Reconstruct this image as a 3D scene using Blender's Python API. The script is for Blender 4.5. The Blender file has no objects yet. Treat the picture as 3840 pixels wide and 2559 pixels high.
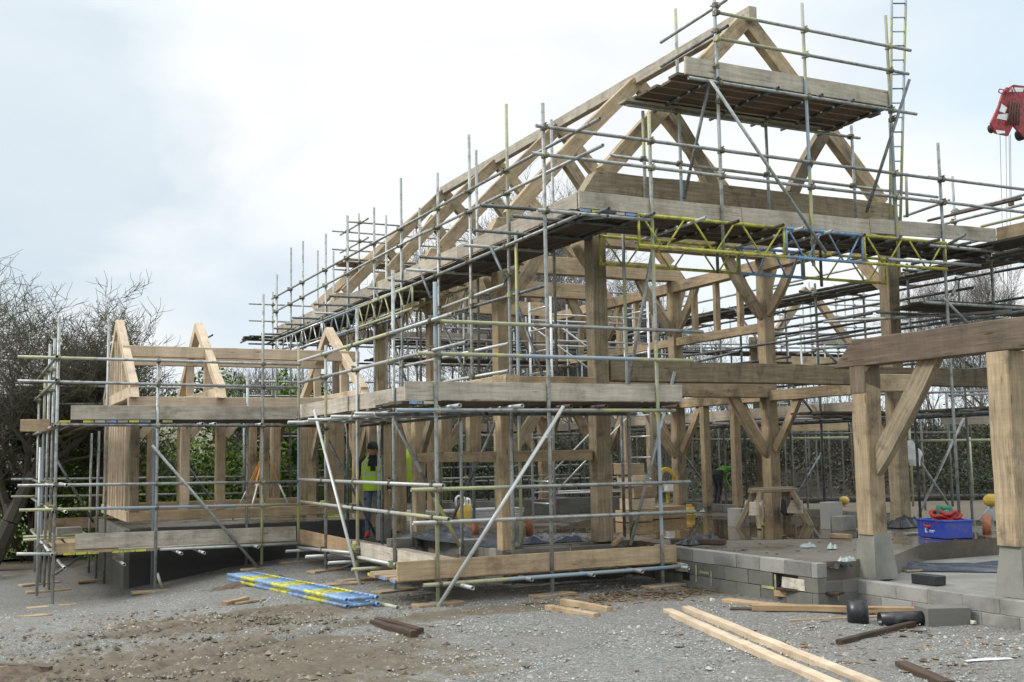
import bpy, bmesh, math, random
from mathutils import Vector, Matrix, noise
random.seed(7)
S = bpy.context.scene
COL = S.collection
V = Vector
# ------------------------------------------------------------------ camera
CF, CYAW, CPIT, CROL = 4151.57, math.radians(25.9835), math.radians(5.8396), math.radians(-.9850)
cy, sy, cp, sp, cr, sr = math.cos(CYAW), math.sin(CYAW), math.cos(CPIT), math.sin(CPIT), math.cos(CROL), math.sin(CROL)
fwd = V((sy*cp, cy*cp, sp)); rgt = V((cy, -sy, 0)); upv = rgt.cross(fwd)
r2 = cr*rgt + sr*upv; u2 = -sr*rgt + cr*upv
EYE = V((0, 0, 1.75))
cam = bpy.data.cameras.new('camera'); camo = bpy.data.objects.new('camera', cam); COL.objects.link(camo)
camo.matrix_world = Matrix(((r2.x, u2.x, -fwd.x, EYE.x), (r2.y, u2.y, -fwd.y, EYE.y), (r2.z, u2.z, -fwd.z, EYE.z), (0, 0, 0, 1)))
cam.sensor_width = 36; cam.lens = CF/3840*36; cam.clip_end = 3000; cam.clip_start = .1
S.camera = camo

def W(x, y, X=None, Y=None, Z=None, D=None):
    """surveyed point: where the sight line meets the plane X=, Y= or Z= of the site grid"""
    d = fwd + (x-1920)/CF*r2 + (1279.5-y)/CF*u2
    if X is not None: t = (X-EYE.x)/d.x
    elif Y is not None: t = (Y-EYE.y)/d.y
    elif Z is not None: t = (Z-EYE.z)/d.z
    else: t = D
    return EYE + t*d

# ------------------------------------------------------------------ materials
MATS = {}
def mat(name):
    m = bpy.data.materials.new(name); m.use_nodes = True
    nt = m.node_tree; b = nt.nodes['Principled BSDF']; MATS[name] = m
    return m, nt, b
def N(nt, typ, **kw):
    n = nt.nodes.new(typ)
    for k, v in kw.items():
        setattr(n, k, v)
    return n
def L(nt, a, b): nt.links.new(a, b)
def ramp(nt, fac, stops):
    r = nt.nodes.new('ShaderNodeValToRGB'); e = r.color_ramp.elements
    while len(e) < len(stops): e.new(.5)
    for el, (p, c) in zip(e, stops): el.position = p; el.color = (*c, 1)
    L(nt, fac, r.inputs[0]); return r.outputs[0]
def coords(nt, scale, kind='Object', rnd=True):
    tc = nt.nodes.new('ShaderNodeTexCoord'); mp = nt.nodes.new('ShaderNodeMapping'); mp.inputs['Scale'].default_value = scale
    if rnd:
        oi = nt.nodes.new('ShaderNodeObjectInfo'); mu = nt.nodes.new('ShaderNodeVectorMath'); mu.operation = 'SCALE'
        mu.inputs[0].default_value = (37, 91, 53); L(nt, oi.outputs['Random'], mu.inputs['Scale'])
        ad = nt.nodes.new('ShaderNodeVectorMath'); ad.operation = 'ADD'; L(nt, tc.outputs[kind], ad.inputs[0]); L(nt, mu.outputs[0], ad.inputs[1])
        L(nt, ad.outputs[0], mp.inputs[0])
    else: L(nt, tc.outputs[kind], mp.inputs[0])
    return mp.outputs[0]
def noise_(nt, vec, scale, detail=4, rough=.6, dist=0):
    n = nt.nodes.new('ShaderNodeTexNoise'); n.inputs['Scale'].default_value = scale; n.inputs['Detail'].default_value = detail
    n.inputs['Roughness'].default_value = rough; n.inputs['Distortion'].default_value = dist
    L(nt, vec, n.inputs['Vector']); return n.outputs['Fac']
def mix(nt, fac, a, b, mode='MIX'):
    m = nt.nodes.new('ShaderNodeMix'); m.data_type = 'RGBA'; m.blend_type = mode
    for s, v in ((m.inputs[0], fac), (m.inputs[6], a), (m.inputs[7], b)):
        if hasattr(v, 'is_output'): L(nt, v, s)
        elif isinstance(v, (int, float)): s.default_value = v
        else: s.default_value = (*v, 1)
    return m.outputs[2]
def bump(nt, b, h, strength=.3, dist=.01):
    n = nt.nodes.new('ShaderNodeBump'); n.inputs['Strength'].default_value = strength; n.inputs['Distance'].default_value = dist
    L(nt, h, n.inputs['Height']); L(nt, n.outputs[0], b.inputs['Normal'])
def rndval(nt, lo, hi):
    oi = nt.nodes.new('ShaderNodeObjectInfo'); mr = nt.nodes.new('ShaderNodeMapRange')
    mr.inputs['To Min'].default_value = lo; mr.inputs['To Max'].default_value = hi; L(nt, oi.outputs['Random'], mr.inputs[0]); return mr.outputs[0]
def hsv(nt, col, val, sat=None):
    h = nt.nodes.new('ShaderNodeHueSaturation'); L(nt, col, h.inputs['Color'])
    if hasattr(val, 'is_output'): L(nt, val, h.inputs['Value'])
    else: h.inputs['Value'].default_value = val
    if sat is not None: h.inputs['Saturation'].default_value = sat
    return h.outputs[0]

def wood(name, light, dark, stain=.35, stains=(.1, .08, .06), rough=.75, var=(.8, 1.15), streak=False):
    m, nt, b = mat(name)
    v = coords(nt, (1.0, 14, 14)); g = noise_(nt, v, 2.2, 5, .65, .4)
    c = ramp(nt, g, [(.3, dark), (.7, light)])
    v3 = coords(nt, (.5, 2, 2)); g3 = noise_(nt, v3, 1.5, 3); c = mix(nt, g3, c, hsv(nt, c, .8, .8))
    v2 = coords(nt, (2.2 if streak else .8, 1.1, 1.1)); g2 = noise_(nt, v2, 2.2, 5, .7)
    mask = ramp(nt, g2, [(.52, (0, 0, 0)), (.68, (stain,)*3)])
    sep = mix(nt, mask, c, stains)
    # knots
    vk = coords(nt, (1.6, 7, 7)); vo = nt.nodes.new('ShaderNodeTexVoronoi'); vo.inputs['Scale'].default_value = 1.0; L(nt, vk, vo.inputs['Vector'])
    kn = ramp(nt, vo.outputs['Distance'], [(.05, (.75,)*3), (.12, (0, 0, 0))]); sep = mix(nt, kn, sep, (dark[0]*.45, dark[1]*.4, dark[2]*.35))
    vc = coords(nt, (.35, 22, 22)); gc = noise_(nt, vc, 1.3, 3, .5, .6); ck = ramp(nt, gc, [(.485, (0,)*3), (.5, (.8,)*3), (.515, (0,)*3)])
    vs_ = coords(nt, (75, 1.2, 1.2)); gs_ = noise_(nt, vs_, 1.0, 2); sep = mix(nt, 1.0, sep, ramp(nt, gs_, [(.35, (.965,)*3), (.6, (1.015,)*3)]), 'MULTIPLY')
    vm = coords(nt, (1.3, 3, 3)); gm = noise_(nt, vm, 1.1, 2); cm_ = ramp(nt, gm, [(.5, (0,)*3), (.6, (1,)*3)]); ck2 = mix(nt, 1.0, ck, cm_, 'MULTIPLY')
    sep = mix(nt, ck2, sep, (dark[0]*.35, dark[1]*.3, dark[2]*.3))
    vw = coords(nt, (2.4, .6, .6)); gw = noise_(nt, vw, 1.4, 6, .7); sep = mix(nt, 1.0, sep, ramp(nt, gw, [(.3, (.74, .73, .72)), (.7, (1.12, 1.12, 1.12))]), 'MULTIPLY')
    L(nt, hsv(nt, sep, rndval(nt, *var)), b.inputs['Base Color']); b.inputs['Roughness'].default_value = rough
    b.inputs['Specular IOR Level'].default_value = .25
    bump(nt, b, g, .35, .006)
    return m
wood('oak', (.56, .42, .25), (.33, .24, .14), .75, var=(.78, 1.15))
wood('oak_wet', (.41, .325, .205), (.195, .152, .097), .7, streak=True)
wood('oak_dark', (.22, .16, .11), (.11, .08, .055), .6)
wood('pine_new', (.74, .585, .41), (.58, .43, .28), .2, (.35, .22, .13), var=(.88, 1.1))
wood('pine_gold', (.54, .37, .20), (.38, .24, .12), .2, (.25, .15, .07))
wood('board_grey', (.57, .505, .41), (.37, .32, .255), .5, (.12, .09, .065))
wood('board_brown', (.54, .39, .225), (.34, .24, .135), .5, (.09, .06, .04))
wood('board_dark', (.15, .12, .09), (.07, .055, .045), .5, (.03, .03, .03))
wood('offcut_dark', (.12, .075, .05), (.05, .035, .025), .4)

def paint(name, col, chips, chipcol, rough=.5, metal=0):
    m, nt, b = mat(name)
    v = coords(nt, (1, 1, 1)); g = noise_(nt, v, 9, 6, .75)
    k = ramp(nt, g, [(.56-chips*.2, (0, 0, 0)), (.66-chips*.2, (1, 1, 1))])
    v2 = coords(nt, (1, 1, 1)); g2 = noise_(nt, v2, 2.0, 4)
    c = mix(nt, g2, [x*.75 for x in col], [min(1, x*1.12) for x in col])
    c = mix(nt, k, c, chipcol)
    L(nt, hsv(nt, c, rndval(nt, .82, 1.12)), b.inputs['Base Color']); b.inputs['Roughness'].default_value = rough; b.inputs['Metallic'].default_value = metal
    bump(nt, b, g, .15, .002)
    return m
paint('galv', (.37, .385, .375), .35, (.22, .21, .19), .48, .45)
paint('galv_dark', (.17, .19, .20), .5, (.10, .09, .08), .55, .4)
paint('galv_light', (.50, .51, .49), .2, (.4, .39, .36), .45, .3)
paint('tube_yellow', (.44, .42, .12), .7, (.30, .31, .27), .5)
paint('tube_blue', (.25, .35, .46), .6, (.30, .33, .33), .5)
paint('tube_cream', (.42, .42, .22), .4, (.30, .30, .26), .5)
paint('beam_yellow', (.58, .56, .05), .5, (.28, .27, .10), .5)
paint('beam_blue', (.20, .37, .64), .45, (.17, .20, .24), .55)
paint('rust', (.13, .085, .06), .4, (.07, .05, .04), .7, .3)
paint('coupler_metal', (.15, .13, .10), .4, (.32, .30, .2), .6, .5)
paint('alu', (.68, .68, .67), .1, (.5, .5, .5), .35, .6)
paint('black_plastic', (.022, .023, .026), .1, (.06, .06, .06), .35)
paint('grey_plastic', (.14, .15, .17), .1, (.2, .2, .2), .4)
paint('crate_blue', (.035, .07, .42), .15, (.10, .10, .25), .45)
paint('red_fabric', (.42, .03, .03), .2, (.25, .02, .02), .8)
paint('green_fabric', (.04, .22, .14), .2, (.03, .12, .09), .8)
paint('hivis', (.42, .62, .03), .05, (.3, .45, .03), .75)
paint('green_vest', (.12, .30, .03), .5, (.05, .14, .02), .8)
paint('silver_tape', (.42, .45, .42), .1, (.3, .3, .3), .4)
paint('dark_cloth', (.022, .022, .026), .1, (.035, .035, .04), .9)
paint('jeans', (.085, .13, .20), .3, (.12, .17, .25), .9)
paint('skin', (.42, .24, .17), .05, (.38, .2, .14), .6)
paint('terracotta', (.36, .13, .06), .3, (.28, .09, .05), .6)
paint('yellow_plastic', (.62, .45, .07), .5, (.5, .32, .05), .45)
paint('white_plastic', (.84, .85, .86), .05, (.6, .6, .6), .5)
paint('orange_paint', (.75, .30, .05), .05, (.5, .2, .05), .5)
paint('red_paint', (.50, .03, .04), .5, (.14, .02, .02), .5)
paint('rubber_and_hole_shade', (.015, .015, .016), .05, (.03, .03, .03), .6)
paint('plastic_sheet', (.045, .055, .075), .1, (.09, .1, .12), .25)
paint('wool', (.55, .50, .42), .3, (.35, .3, .24), .95)
paint('spray_yellow', (.50, .50, .05), .8, (.26, .26, .22), .8)
paint('mortar_white', (.62, .58, .48), .4, (.4, .38, .33), .9)
paint('mortar_grey', (.36, .34, .30), .6, (.24, .23, .2), .95)
paint('plaster_board', (.5, .5, .5), .3, (.36, .36, .36), .7)
paint('rope', (.35, .36, .38), .1, (.3, .3, .3), .5)
paint('green_glass', (.14, .22, .18), 1.1, (.30, .34, .32), .2)

def blockmat(name, a, b_, moss=.3):
    m, nt, b = mat(name)
    v = coords(nt, (1, 1, 1)); g = noise_(nt, v, 60, 4, .8); g2 = noise_(nt, v, 1.6, 5, .65)
    c = mix(nt, g, a, b_); k = ramp(nt, g2, [(.45, (0, 0, 0)), (.68, (moss,)*3)])
    c = mix(nt, k, c, (.10, .095, .075)); L(nt, hsv(nt, c, rndval(nt, .8, 1.1)), b.inputs['Base Color'])
    b.inputs['Roughness'].default_value = .9; bump(nt, b, g, .5, .006); return m
blockmat('concrete_block', (.33, .32, .295), (.215, .205, .19), .8)
blockmat('concrete_block_dirty', (.215, .205, .18), (.13, .125, .105), .85)
blockmat('plinth_render', (.075, .075, .07), (.045, .045, .045), .5)
blockmat('plinth_side', (.20, .195, .175), (.13, .125, .11), .5)
blockmat('padstone', (.27, .265, .235), (.19, .185, .16), .6)
blockmat('red_brick', (.34, .17, .10), (.24, .11, .06), .3)

def bark(name, a, b_, moss=(.10, .12, .03), mf=.6):
    m, nt, b = mat(name)
    v = coords(nt, (1, 1, .3), rnd=False); g = noise_(nt, v, 12, 5, .7); g2 = noise_(nt, v, 1.1, 4)
    c = mix(nt, g, a, b_); k = ramp(nt, g2, [(.45, (0, 0, 0)), (.6, (mf,)*3)]); c = mix(nt, k, c, moss)
    L(nt, c, b.inputs['Base Color']); b.inputs['Roughness'].default_value = .9; bump(nt, b, g, .5, .02); return m
bark('bark', (.10, .085, .065), (.05, .042, .035))
bark('twigs', (.095, .08, .062), (.055, .048, .038), (.13, .14, .04), .5)
bark('twigs_grey', (.16, .14, .13), (.10, .09, .085), (.14, .13, .08), .3)

def leafmat(name, cols, trans=.25):
    m, nt, b = mat(name)
    ge = nt.nodes.new('ShaderNodeNewGeometry')
    c = ramp(nt, ge.outputs['Random Per Island'], [(i/(len(cols)-1), k) for i, k in enumerate(cols)])
    tc = nt.nodes.new('ShaderNodeTexCoord'); g = noise_(nt, tc.outputs['Object'], .9, 3)
    c2 = mix(nt, ramp(nt, g, [(.4, (0, 0, 0)), (.62, (1, 1, 1))]), c, hsv(nt, c, 1.7, 1.0))
    L(nt, c2, b.inputs['Base Color']); b.inputs['Roughness'].default_value = .55; b.inputs['Specular IOR Level'].default_value = .3
    return m
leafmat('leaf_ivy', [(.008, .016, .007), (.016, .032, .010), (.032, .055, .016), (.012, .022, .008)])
leafmat('leaf_bush', [(.025, .055, .012), (.06, .11, .022), (.11, .17, .035), (.20, .22, .03)])
leafmat('leaf_bank', [(.028, .025, .018), (.018, .024, .012), (.030, .032, .018), (.055, .044, .030)])
leafmat('leaf_reed', [(.10, .14, .04), (.16, .20, .06), (.22, .26, .10)])
leafmat('debris', [(.08, .055, .035), (.15, .095, .055), (.20, .135, .08), (.05, .035, .028)])
leafmat('stones', [(.25, .248, .235), (.17, .168, .16), (.34, .335, .32), (.20, .175, .14), (.28, .275, .26)])
leafmat('clods', [(.13, .105, .075), (.075, .06, .042), (.18, .145, .105)])

# ground: grey stone scalpings with brown churned earth patches
m, nt, b = mat('ground')
v = coords(nt, (1, 1, 1), rnd=False)
vo = nt.nodes.new('ShaderNodeTexVoronoi'); vo.inputs['Scale'].default_value = 55; L(nt, v, vo.inputs['Vector'])
bw = nt.nodes.new('ShaderNodeSeparateColor'); L(nt, vo.outputs['Color'], bw.inputs[0])
gs = ramp(nt, bw.outputs[0], [(0, (.13, .126, .115)), (.4, (.21, .205, .188)), (.85, (.27, .262, .242)), (1, (.37, .36, .335))])
gf = noise_(nt, v, 90, 3, .8); gs = mix(nt, gf, hsv(nt, gs, .72), hsv(nt, gs, 1.15))
gl = noise_(nt, v, .8, 6, .7); gs = mix(nt, ramp(nt, gl, [(.42, (0, 0, 0)), (.7, (.45,)*3)]), gs, (.15, .125, .10))
me = noise_(nt, v, 7, 6, .7); me0 = noise_(nt, v, 26, 5, .75); me1 = mix(nt, .45, me, me0); mud = ramp(nt, me1, [(.3, (.075, .062, .045)), (.55, (.145, .12, .088)), (.75, (.23, .195, .15))])
# mud mask: bands and patches of soil where it was dug
sx = nt.nodes.new('ShaderNodeSeparateXYZ'); L(nt, v, sx.inputs[0])
def blob(cx, cy_, rx, ry, ang=0):
    mp = nt.nodes.new('ShaderNodeMapping'); mp.vector_type = 'TEXTURE'; mp.inputs['Location'].default_value = (cx, cy_, 0); mp.inputs['Rotation'].default_value = (0, 0, ang)
    mp.inputs['Scale'].default_value = (rx, ry, 100); L(nt, v, mp.inputs[0])
    ln = nt.nodes.new('ShaderNodeVectorMath'); ln.operation = 'LENGTH'; L(nt, mp.outputs[0], ln.inputs[0]); return ln.outputs['Value']
def minv(a, c):
    mm = nt.nodes.new('ShaderNodeMath'); mm.operation = 'MINIMUM'; L(nt, a, mm.inputs[0]); L(nt, c, mm.inputs[1]); return mm.outputs[0]
dm = blob(1.6, 9.2, 2.7, 2.1, .4)
for bb in ((2.6, 12.3, 1.9, .8, .35), (2.2, 9.0, 1.2, 1.2, .3), (.8, 6.8, 2.2, 1.6, 0), (7.6, 11.6, 1.6, .5, .1), (5.6, 11.5, 2.0, .35, .1), (2.9, 7.0, 1.0, .7, .5), (-2, 17, 2.0, 9, 0), (3, 30, 9, 6, 0), (23, 27, 9, 14, 0)):
    dm = minv(dm, blob(*bb))
n5 = noise_(nt, v, 1.7, 7, .75); ad = nt.nodes.new('ShaderNodeMath'); ad.operation = 'MULTIPLY_ADD'; L(nt, n5, ad.inputs[0]); ad.inputs[1].default_value = 2.4; L(nt, dm, ad.inputs[2])
mk = ramp(nt, ad.outputs[0], [(0, (1,)*3), (1, (0,)*3)])
mr = nt.nodes.new('ShaderNodeMapRange'); mr.inputs['From Min'].default_value = 1.95; mr.inputs['From Max'].default_value = 2.3; mr.inputs['To Min'].default_value = 1; mr.inputs['To Max'].default_value = 0
L(nt, ad.outputs[0], mr.inputs[0])
c = mix(nt, mr.outputs[0], gs, mud)
L(nt, c, b.inputs['Base Color']); b.inputs['Roughness'].default_value = .93; b.inputs['Specular IOR Level'].default_value = .2
mf2 = noise_(nt, v, 38, 6, .8); me2 = mix(nt, .5, me, mf2); hh = mix(nt, mr.outputs[0], vo.outputs['Distance'], me2); bump(nt, b, hh, .8, .02)

m, nt, b = mat('grass_field')
v = coords(nt, (1, 1, 1), rnd=False); g = noise_(nt, v, 1.5, 7, .75); c = ramp(nt, g, [(.3, (.05, .085, .02)), (.7, (.11, .16, .04))])
L(nt, c, b.inputs['Base Color']); b.inputs['Roughness'].default_value = .9; bump(nt, b, g, .6, .1)
m, nt, b = mat('ploughed_hill')
v = coords(nt, (1, 1, 1), rnd=False); g = noise_(nt, v, .12, 7, .75); c = ramp(nt, g, [(.35, (.12, .10, .06)), (.65, (.20, .165, .12))])
L(nt, c, b.inputs['Base Color']); b.inputs['Roughness'].default_value = .95
# slab: wet cast concrete
m, nt, b = mat('wet_slab')
v = coords(nt, (1, 1, 1), rnd=False); g = noise_(nt, v, .55, 6, .65); g2 = noise_(nt, v, 22, 4, .7)
c = ramp(nt, g, [(.35, (.066, .054, .042)), (.65, (.155, .132, .105))]); c = mix(nt, ramp(nt, g2, [(.5, (0,)*3), (.8, (.5,)*3)]), c, (.13, .11, .09))
L(nt, c, b.inputs['Base Color']); rr = ramp(nt, g, [(.40, (.08,)*3), (.62, (.5,)*3)]); L(nt, rr, b.inputs['Roughness']); bump(nt, b, g2, .08, .003)
m, nt, b = mat('puddle_water')
b.inputs['Base Color'].default_value = (.075, .052, .03, 1); b.inputs['Roughness'].default_value = .02; b.inputs['IOR'].default_value = 1.33
v = coords(nt, (1, 1, 1), rnd=False); g = noise_(nt, v, 3, 2); bump(nt, b, g, .03, .01)

# ------------------------------------------------------------------ object helpers
def link(o, parent=None):
    COL.objects.link(o)
    if parent:
        o.parent = parent
        o.matrix_basis = chain(parent).inverted() @ o.matrix_basis
    return o
def chain(o):
    m = o.matrix_basis.copy()
    while o.parent: o = o.parent; m = o.matrix_basis @ m
    return m
def tag(o, label=None, cat=None, group=None, kind=None):
    for k, v in (('label', label), ('category', cat), ('group', group), ('kind', kind)):
        if v: o[k] = v
    return o
def thing(name, loc, label, cat, group=None, rz=0):
    o = bpy.data.objects.new(name, None); o.empty_display_size = .2
    o.matrix_basis = Matrix.Translation(V(loc)) @ Matrix.Rotation(rz, 4, 'Z'); COL.objects.link(o)
    return tag(o, label, cat, group)
def mk(name, verts, faces, mats, parent=None, M=None, smooth=False, fm=None):
    """mesh object; verts local, M local->world matrix"""
    me = bpy.data.meshes.new(name); me.from_pydata([tuple(v) for v in verts], [], faces)
    for k in (mats if isinstance(mats, (list, tuple)) else [mats]): me.materials.append(MATS[k])
    if fm: me.polygons.foreach_set('material_index', fm)
    if smooth: me.polygons.foreach_set('use_smooth', [True]*len(me.polygons))
    me.update(); o = bpy.data.objects.new(name, me); o.matrix_basis = M or Matrix.Identity(4)
    return link(o, parent)
def frame_mat(p0, p1, up=V((0, 0, 1))):
    x = (p1-p0).normalized()
    if abs(x.dot(up)) > .99: up = V((0, 1, 0)) if abs(x.y) < .9 else V((1, 0, 0))
    y = up.cross(x).normalized(); z = x.cross(y)
    return Matrix(((x.x, y.x, z.x, p0.x), (x.y, y.y, z.y, p0.y), (x.z, y.z, z.z, p0.z), (0, 0, 0, 1)))
def beam(name, p0, p1, w, h, m, parent=None, up=V((0, 0, 1)), jit=.004, ch=.008, bow=0, cut0=0, cut1=0):
    """sawn or hewn timber: w across (local y), h deep (local z), chamfered and slightly irregular"""
    p0, p1 = V(p0), V(p1); ln = (p1-p0).length; M = frame_mat(p0, p1, up)
    n = max(2, min(14, int(ln/.35)+1)); vs = []; fs = []; hw, hh = w/2, h/2
    prof = [(-hw+ch, -hh), (hw-ch, -hh), (hw, -hh+ch), (hw, hh-ch), (hw-ch, hh), (-hw+ch, hh), (-hw, hh-ch), (-hw, -hh+ch)]
    for i in range(n+1):
        t = i/n; jx = random.uniform(-1, 1)*jit; jy = random.uniform(-1, 1)*jit; b_ = bow*math.sin(math.pi*t)
        for (y, z) in prof:
            x = t*ln
            if i == 0: x += cut0*(z/h+.5)
            if i == n: x -= cut1*(z/h+.5)
            vs.append((x, y+jx+random.uniform(-1, 1)*jit*.4, z+jy+b_))
    for i in range(n):
        for k in range(8):
            a = i*8+k; b2 = i*8+(k+1) % 8; fs.append((a, a+8, b2+8, b2))
    fs.append(tuple(range(8))); fs.append(tuple(reversed(range(n*8, n*8+8))))
    return mk(name, vs, fs, m, parent, M)
def box(name, c, d, m, parent=None, rz=0, jit=0, ch=.006):
    c = V(c); M = Matrix.Translation(c) @ Matrix.Rotation(rz, 4, 'Z'); bm = bmesh.new(); bmesh.ops.create_cube(bm, size=1)
    for v_ in bm.verts:
        v_.co = V((v_.co.x*d[0]+random.uniform(-jit, jit), v_.co.y*d[1]+random.uniform(-jit, jit), v_.co.z*d[2]+random.uniform(-jit, jit)))
    if ch: bmesh.ops.bevel(bm, geom=bm.edges[:], offset=min(ch, min(d)*.3), segments=1, affect='EDGES')
    me = bpy.data.meshes.new(name); bm.to_mesh(me); bm.free()
    for k in (m if isinstance(m, (list, tuple)) else [m]): me.materials.append(MATS[k])
    o = bpy.data.objects.new(name, me); o.matrix_basis = M; return link(o, parent)
CODE = {'g': 'galv', 'd': 'galv_dark', 'w': 'galv_light', 'y': 'tube_yellow', 'b': 'tube_blue', 'c': 'tube_cream', 'Y': 'beam_yellow', 'B': 'beam_blue', 'r': 'rust', 'a': 'alu'}
def tubemesh(pts, r, seg=10, hollow=True, cols='g', cuts=None):
    vs, fs, fm = [], [], []; mats = []
    for c in cols:
        if CODE[c] not in mats: mats.append(CODE[c])
    if 'rubber_and_hole_shade' not in mats: mats.append('rubber_and_hole_shade')
    n = len(cols); p0, p1 = pts; ln = (p1-p0).length
    cuts = cuts or [i/n for i in range(1, n)]
    xs = [0.0]+[c*ln for c in cuts]+[ln]
    rings = [(x, r) for x in xs]
    for x, rr in rings:
        for k in range(seg):
            a = 2*math.pi*k/seg; vs.append((x, rr*math.cos(a), rr*math.sin(a)))
    for i in range(len(rings)-1):
        for k in range(seg):
            a = i*seg+k; b2 = i*seg+(k+1) % seg; fs.append((a, b2, b2+seg, a+seg)); fm.append(mats.index(CODE[cols[min(i, n-1)]]))
    for end, x, sgn in ((0, 0, 1), (len(rings)-1, ln, -1)):
        base = end*seg; k0 = len(vs)
        for k in range(seg):
            a = 2*math.pi*k/seg; vs.append((x, r*.82*math.cos(a), r*.82*math.sin(a)))
        for k in range(seg):
            a = 2*math.pi*k/seg; vs.append((x+sgn*.06, r*.82*math.cos(a), r*.82*math.sin(a)))
        ci = mats.index(CODE[cols[0 if end == 0 else -1]])
        for k in range(seg):
            q = (k+1) % seg
            for f, mi in (((base+k, k0+k, k0+q, base+q), ci), ((k0+k, k0+seg+k, k0+seg+q, k0+q), ci)):
                fs.append(f if end == 0 else tuple(reversed(f))); fm.append(mi)
        cap = tuple(k0+seg+k for k in range(seg)); fs.append(cap if end else tuple(reversed(cap))); fm.append(mats.index('rubber_and_hole_shade'))  # recessed cap coloured black to stand for shade inside the hollow tube
    return vs, fs, fm, mats
def tube(name, p0, p1, cols='g', parent=None, r=.0242, cuts=None, seg=10):
    p0, p1 = V(p0), V(p1); vs, fs, fm, mats = tubemesh((p0, p1), r, seg, True, cols, cuts)
    o = mk(name, vs, fs, mats, parent, frame_mat(p0, p1), True, fm)
    return o
# shared coupler mesh: two collars at right angles with bolts
def coupler_mesh():
    bm = bmesh.new()
    for rot in (Matrix.Identity(4), Matrix.Translation((0, -.05, 0)) @ Matrix.Rotation(math.pi/2, 4, 'Y')):
        bmesh.ops.create_cone(bm, cap_ends=True, segments=10, radius1=.039, radius2=.039, depth=.06, matrix=rot)
    bmesh.ops.create_cube(bm, size=1, matrix=Matrix.Translation((0, -.025, 0)) @ Matrix.Diagonal((.05, .05, .05, 1)))
    bmesh.ops.create_cone(bm, cap_ends=True, segments=6, radius1=.011, radius2=.011, depth=.08, matrix=Matrix.Translation((.045, 0, 0)) @ Matrix.Rotation(math.pi/2, 4, 'X'))
    bmesh.ops.create_cone(bm, cap_ends=True, segments=6, radius1=.011, radius2=.011, depth=.08, matrix=Matrix.Translation((0, -.05, .045)) @ Matrix.Rotation(math.pi/2, 4, 'X'))
    me = bpy.data.meshes.new('coupler'); bm.to_mesh(me); bm.free(); me.materials.append(MATS['coupler_metal']); return me
CM = coupler_mesh()
CM_Y = CM.copy(); CM_Y.materials.clear(); CM_Y.materials.append(MATS['tube_yellow'])

class Scaffold:
    def __init__(s, name, loc, label, group=None):
        s.e = thing(name, loc, label, 'scaffold', group); s.std = []; s.hor = []; s.nc = 0
    def std_(s, x, y, z0, z1, cols='g', cuts=None, lean=(0, 0)):
        o = tube('standard', (x, y, z0), (x+lean[0], y+lean[1], z1), cols, s.e, cuts=cuts); s.std.append((o, V((x, y, z0)), V((x+lean[0], y+lean[1], z1)))); return o
    def h(s, name, p0, p1, cols='g', cuts=None, cp=True):
        o = tube(name, p0, p1, cols, s.e, cuts=cuts)
        if cp: s.hor.append((o, V(p0), V(p1)))
        return o
    def hw(s, name, q, cols='g', cuts=None, cp=True, **pl):
        return s.h(name, W(q[0], q[1], **pl), W(q[2], q[3], **pl), cols, cuts, cp)
    def board(s, name, p0, p1, w=.225, t=.038, m='board_grey', flat=True, ends=None):
        o = beam(name, p0, p1, w if flat else t, t if flat else w, m, s.e, jit=.002, ch=.003)
        return o
    def sole(s, x, y, z, rz=0, l=.5, m='board_brown'):
        box('sole_board', (x, y, z), (l, .22, .04), m, s.e, rz); box('base_plate', (x, y, z+.024), (.15, .15, .008), 'galv', s.e, rz, ch=0)
    def deck(s, a0, a1, c0, c1, z, axis='X', m='board_dark', seglen=3.9):
        """boards laid side by side; a = along, c = across"""
        n = int(abs(c1-c0)/.232); step = (c1-c0)/max(n, 1)
        for i in range(n):
            cc = c0+step*(i+.5); a = a0-random.uniform(0, .12)
            while a < a1-.3:
                e = min(a+seglen, a1+random.uniform(-.02, .15))
                zz = z+random.uniform(-.006, .006)
                p = ((a, cc, zz), (e-.01, cc, zz)) if axis == 'X' else ((cc, a, zz), (cc, e-.01, zz))
                s.board('deck_board', *p, m=m); a = e
    def couple(s):
        for (o, a, b_) in s.std:
            for (_, c, d) in s.hor:
                u = b_-a; w = d-c; r0 = a-c; A = u.dot(u); B = u.dot(w); C = w.dot(w); D_ = u.dot(r0); E_ = w.dot(r0); den = A*C-B*B
                if den < 1e-6: continue
                t = (B*E_-C*D_)/den; k = (A*E_-B*D_)/den
                if not (-.01 <= t <= 1.01 and -.02 <= k <= 1.02): continue
                p = a+u*t; q = c+w*k
                if (p-q).length > .14 or s.nc > 98: continue
                z = u.normalized(); x = (w-z*w.dot(z)).normalized(); y = z.cross(x)
                if (q-p).dot(y) > 0: x = -x; y = -y
                co = bpy.data.objects.new('coupler', CM_Y if random.random() < .22 else CM)
                co.matrix_basis = Matrix(((x.x, y.x, z.x, p.x), (x.y, y.y, z.y, p.y), (x.z, y.z, z.z, p.z), (0, 0, 0, 1)))
                link(co, o); s.nc += 1
def bands(sc, p0, p1, step=.16):
    """painted hoops on the ends of stacked scaffold boards"""
    p0, p1 = V(p0), V(p1); n = max(1, int((p1-p0).length/step)); d = (p1-p0)/n
    for i in range(n):
        if random.random() < .12: continue
        a = p0+d*i; o = beam('painted_board_end', a, a+d*.9, .012, .034, 'beam_yellow' if random.random() < .5 else 'beam_blue' if random.random() < .7 else 'board_grey', sc.e, jit=0, ch=.001)
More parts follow.
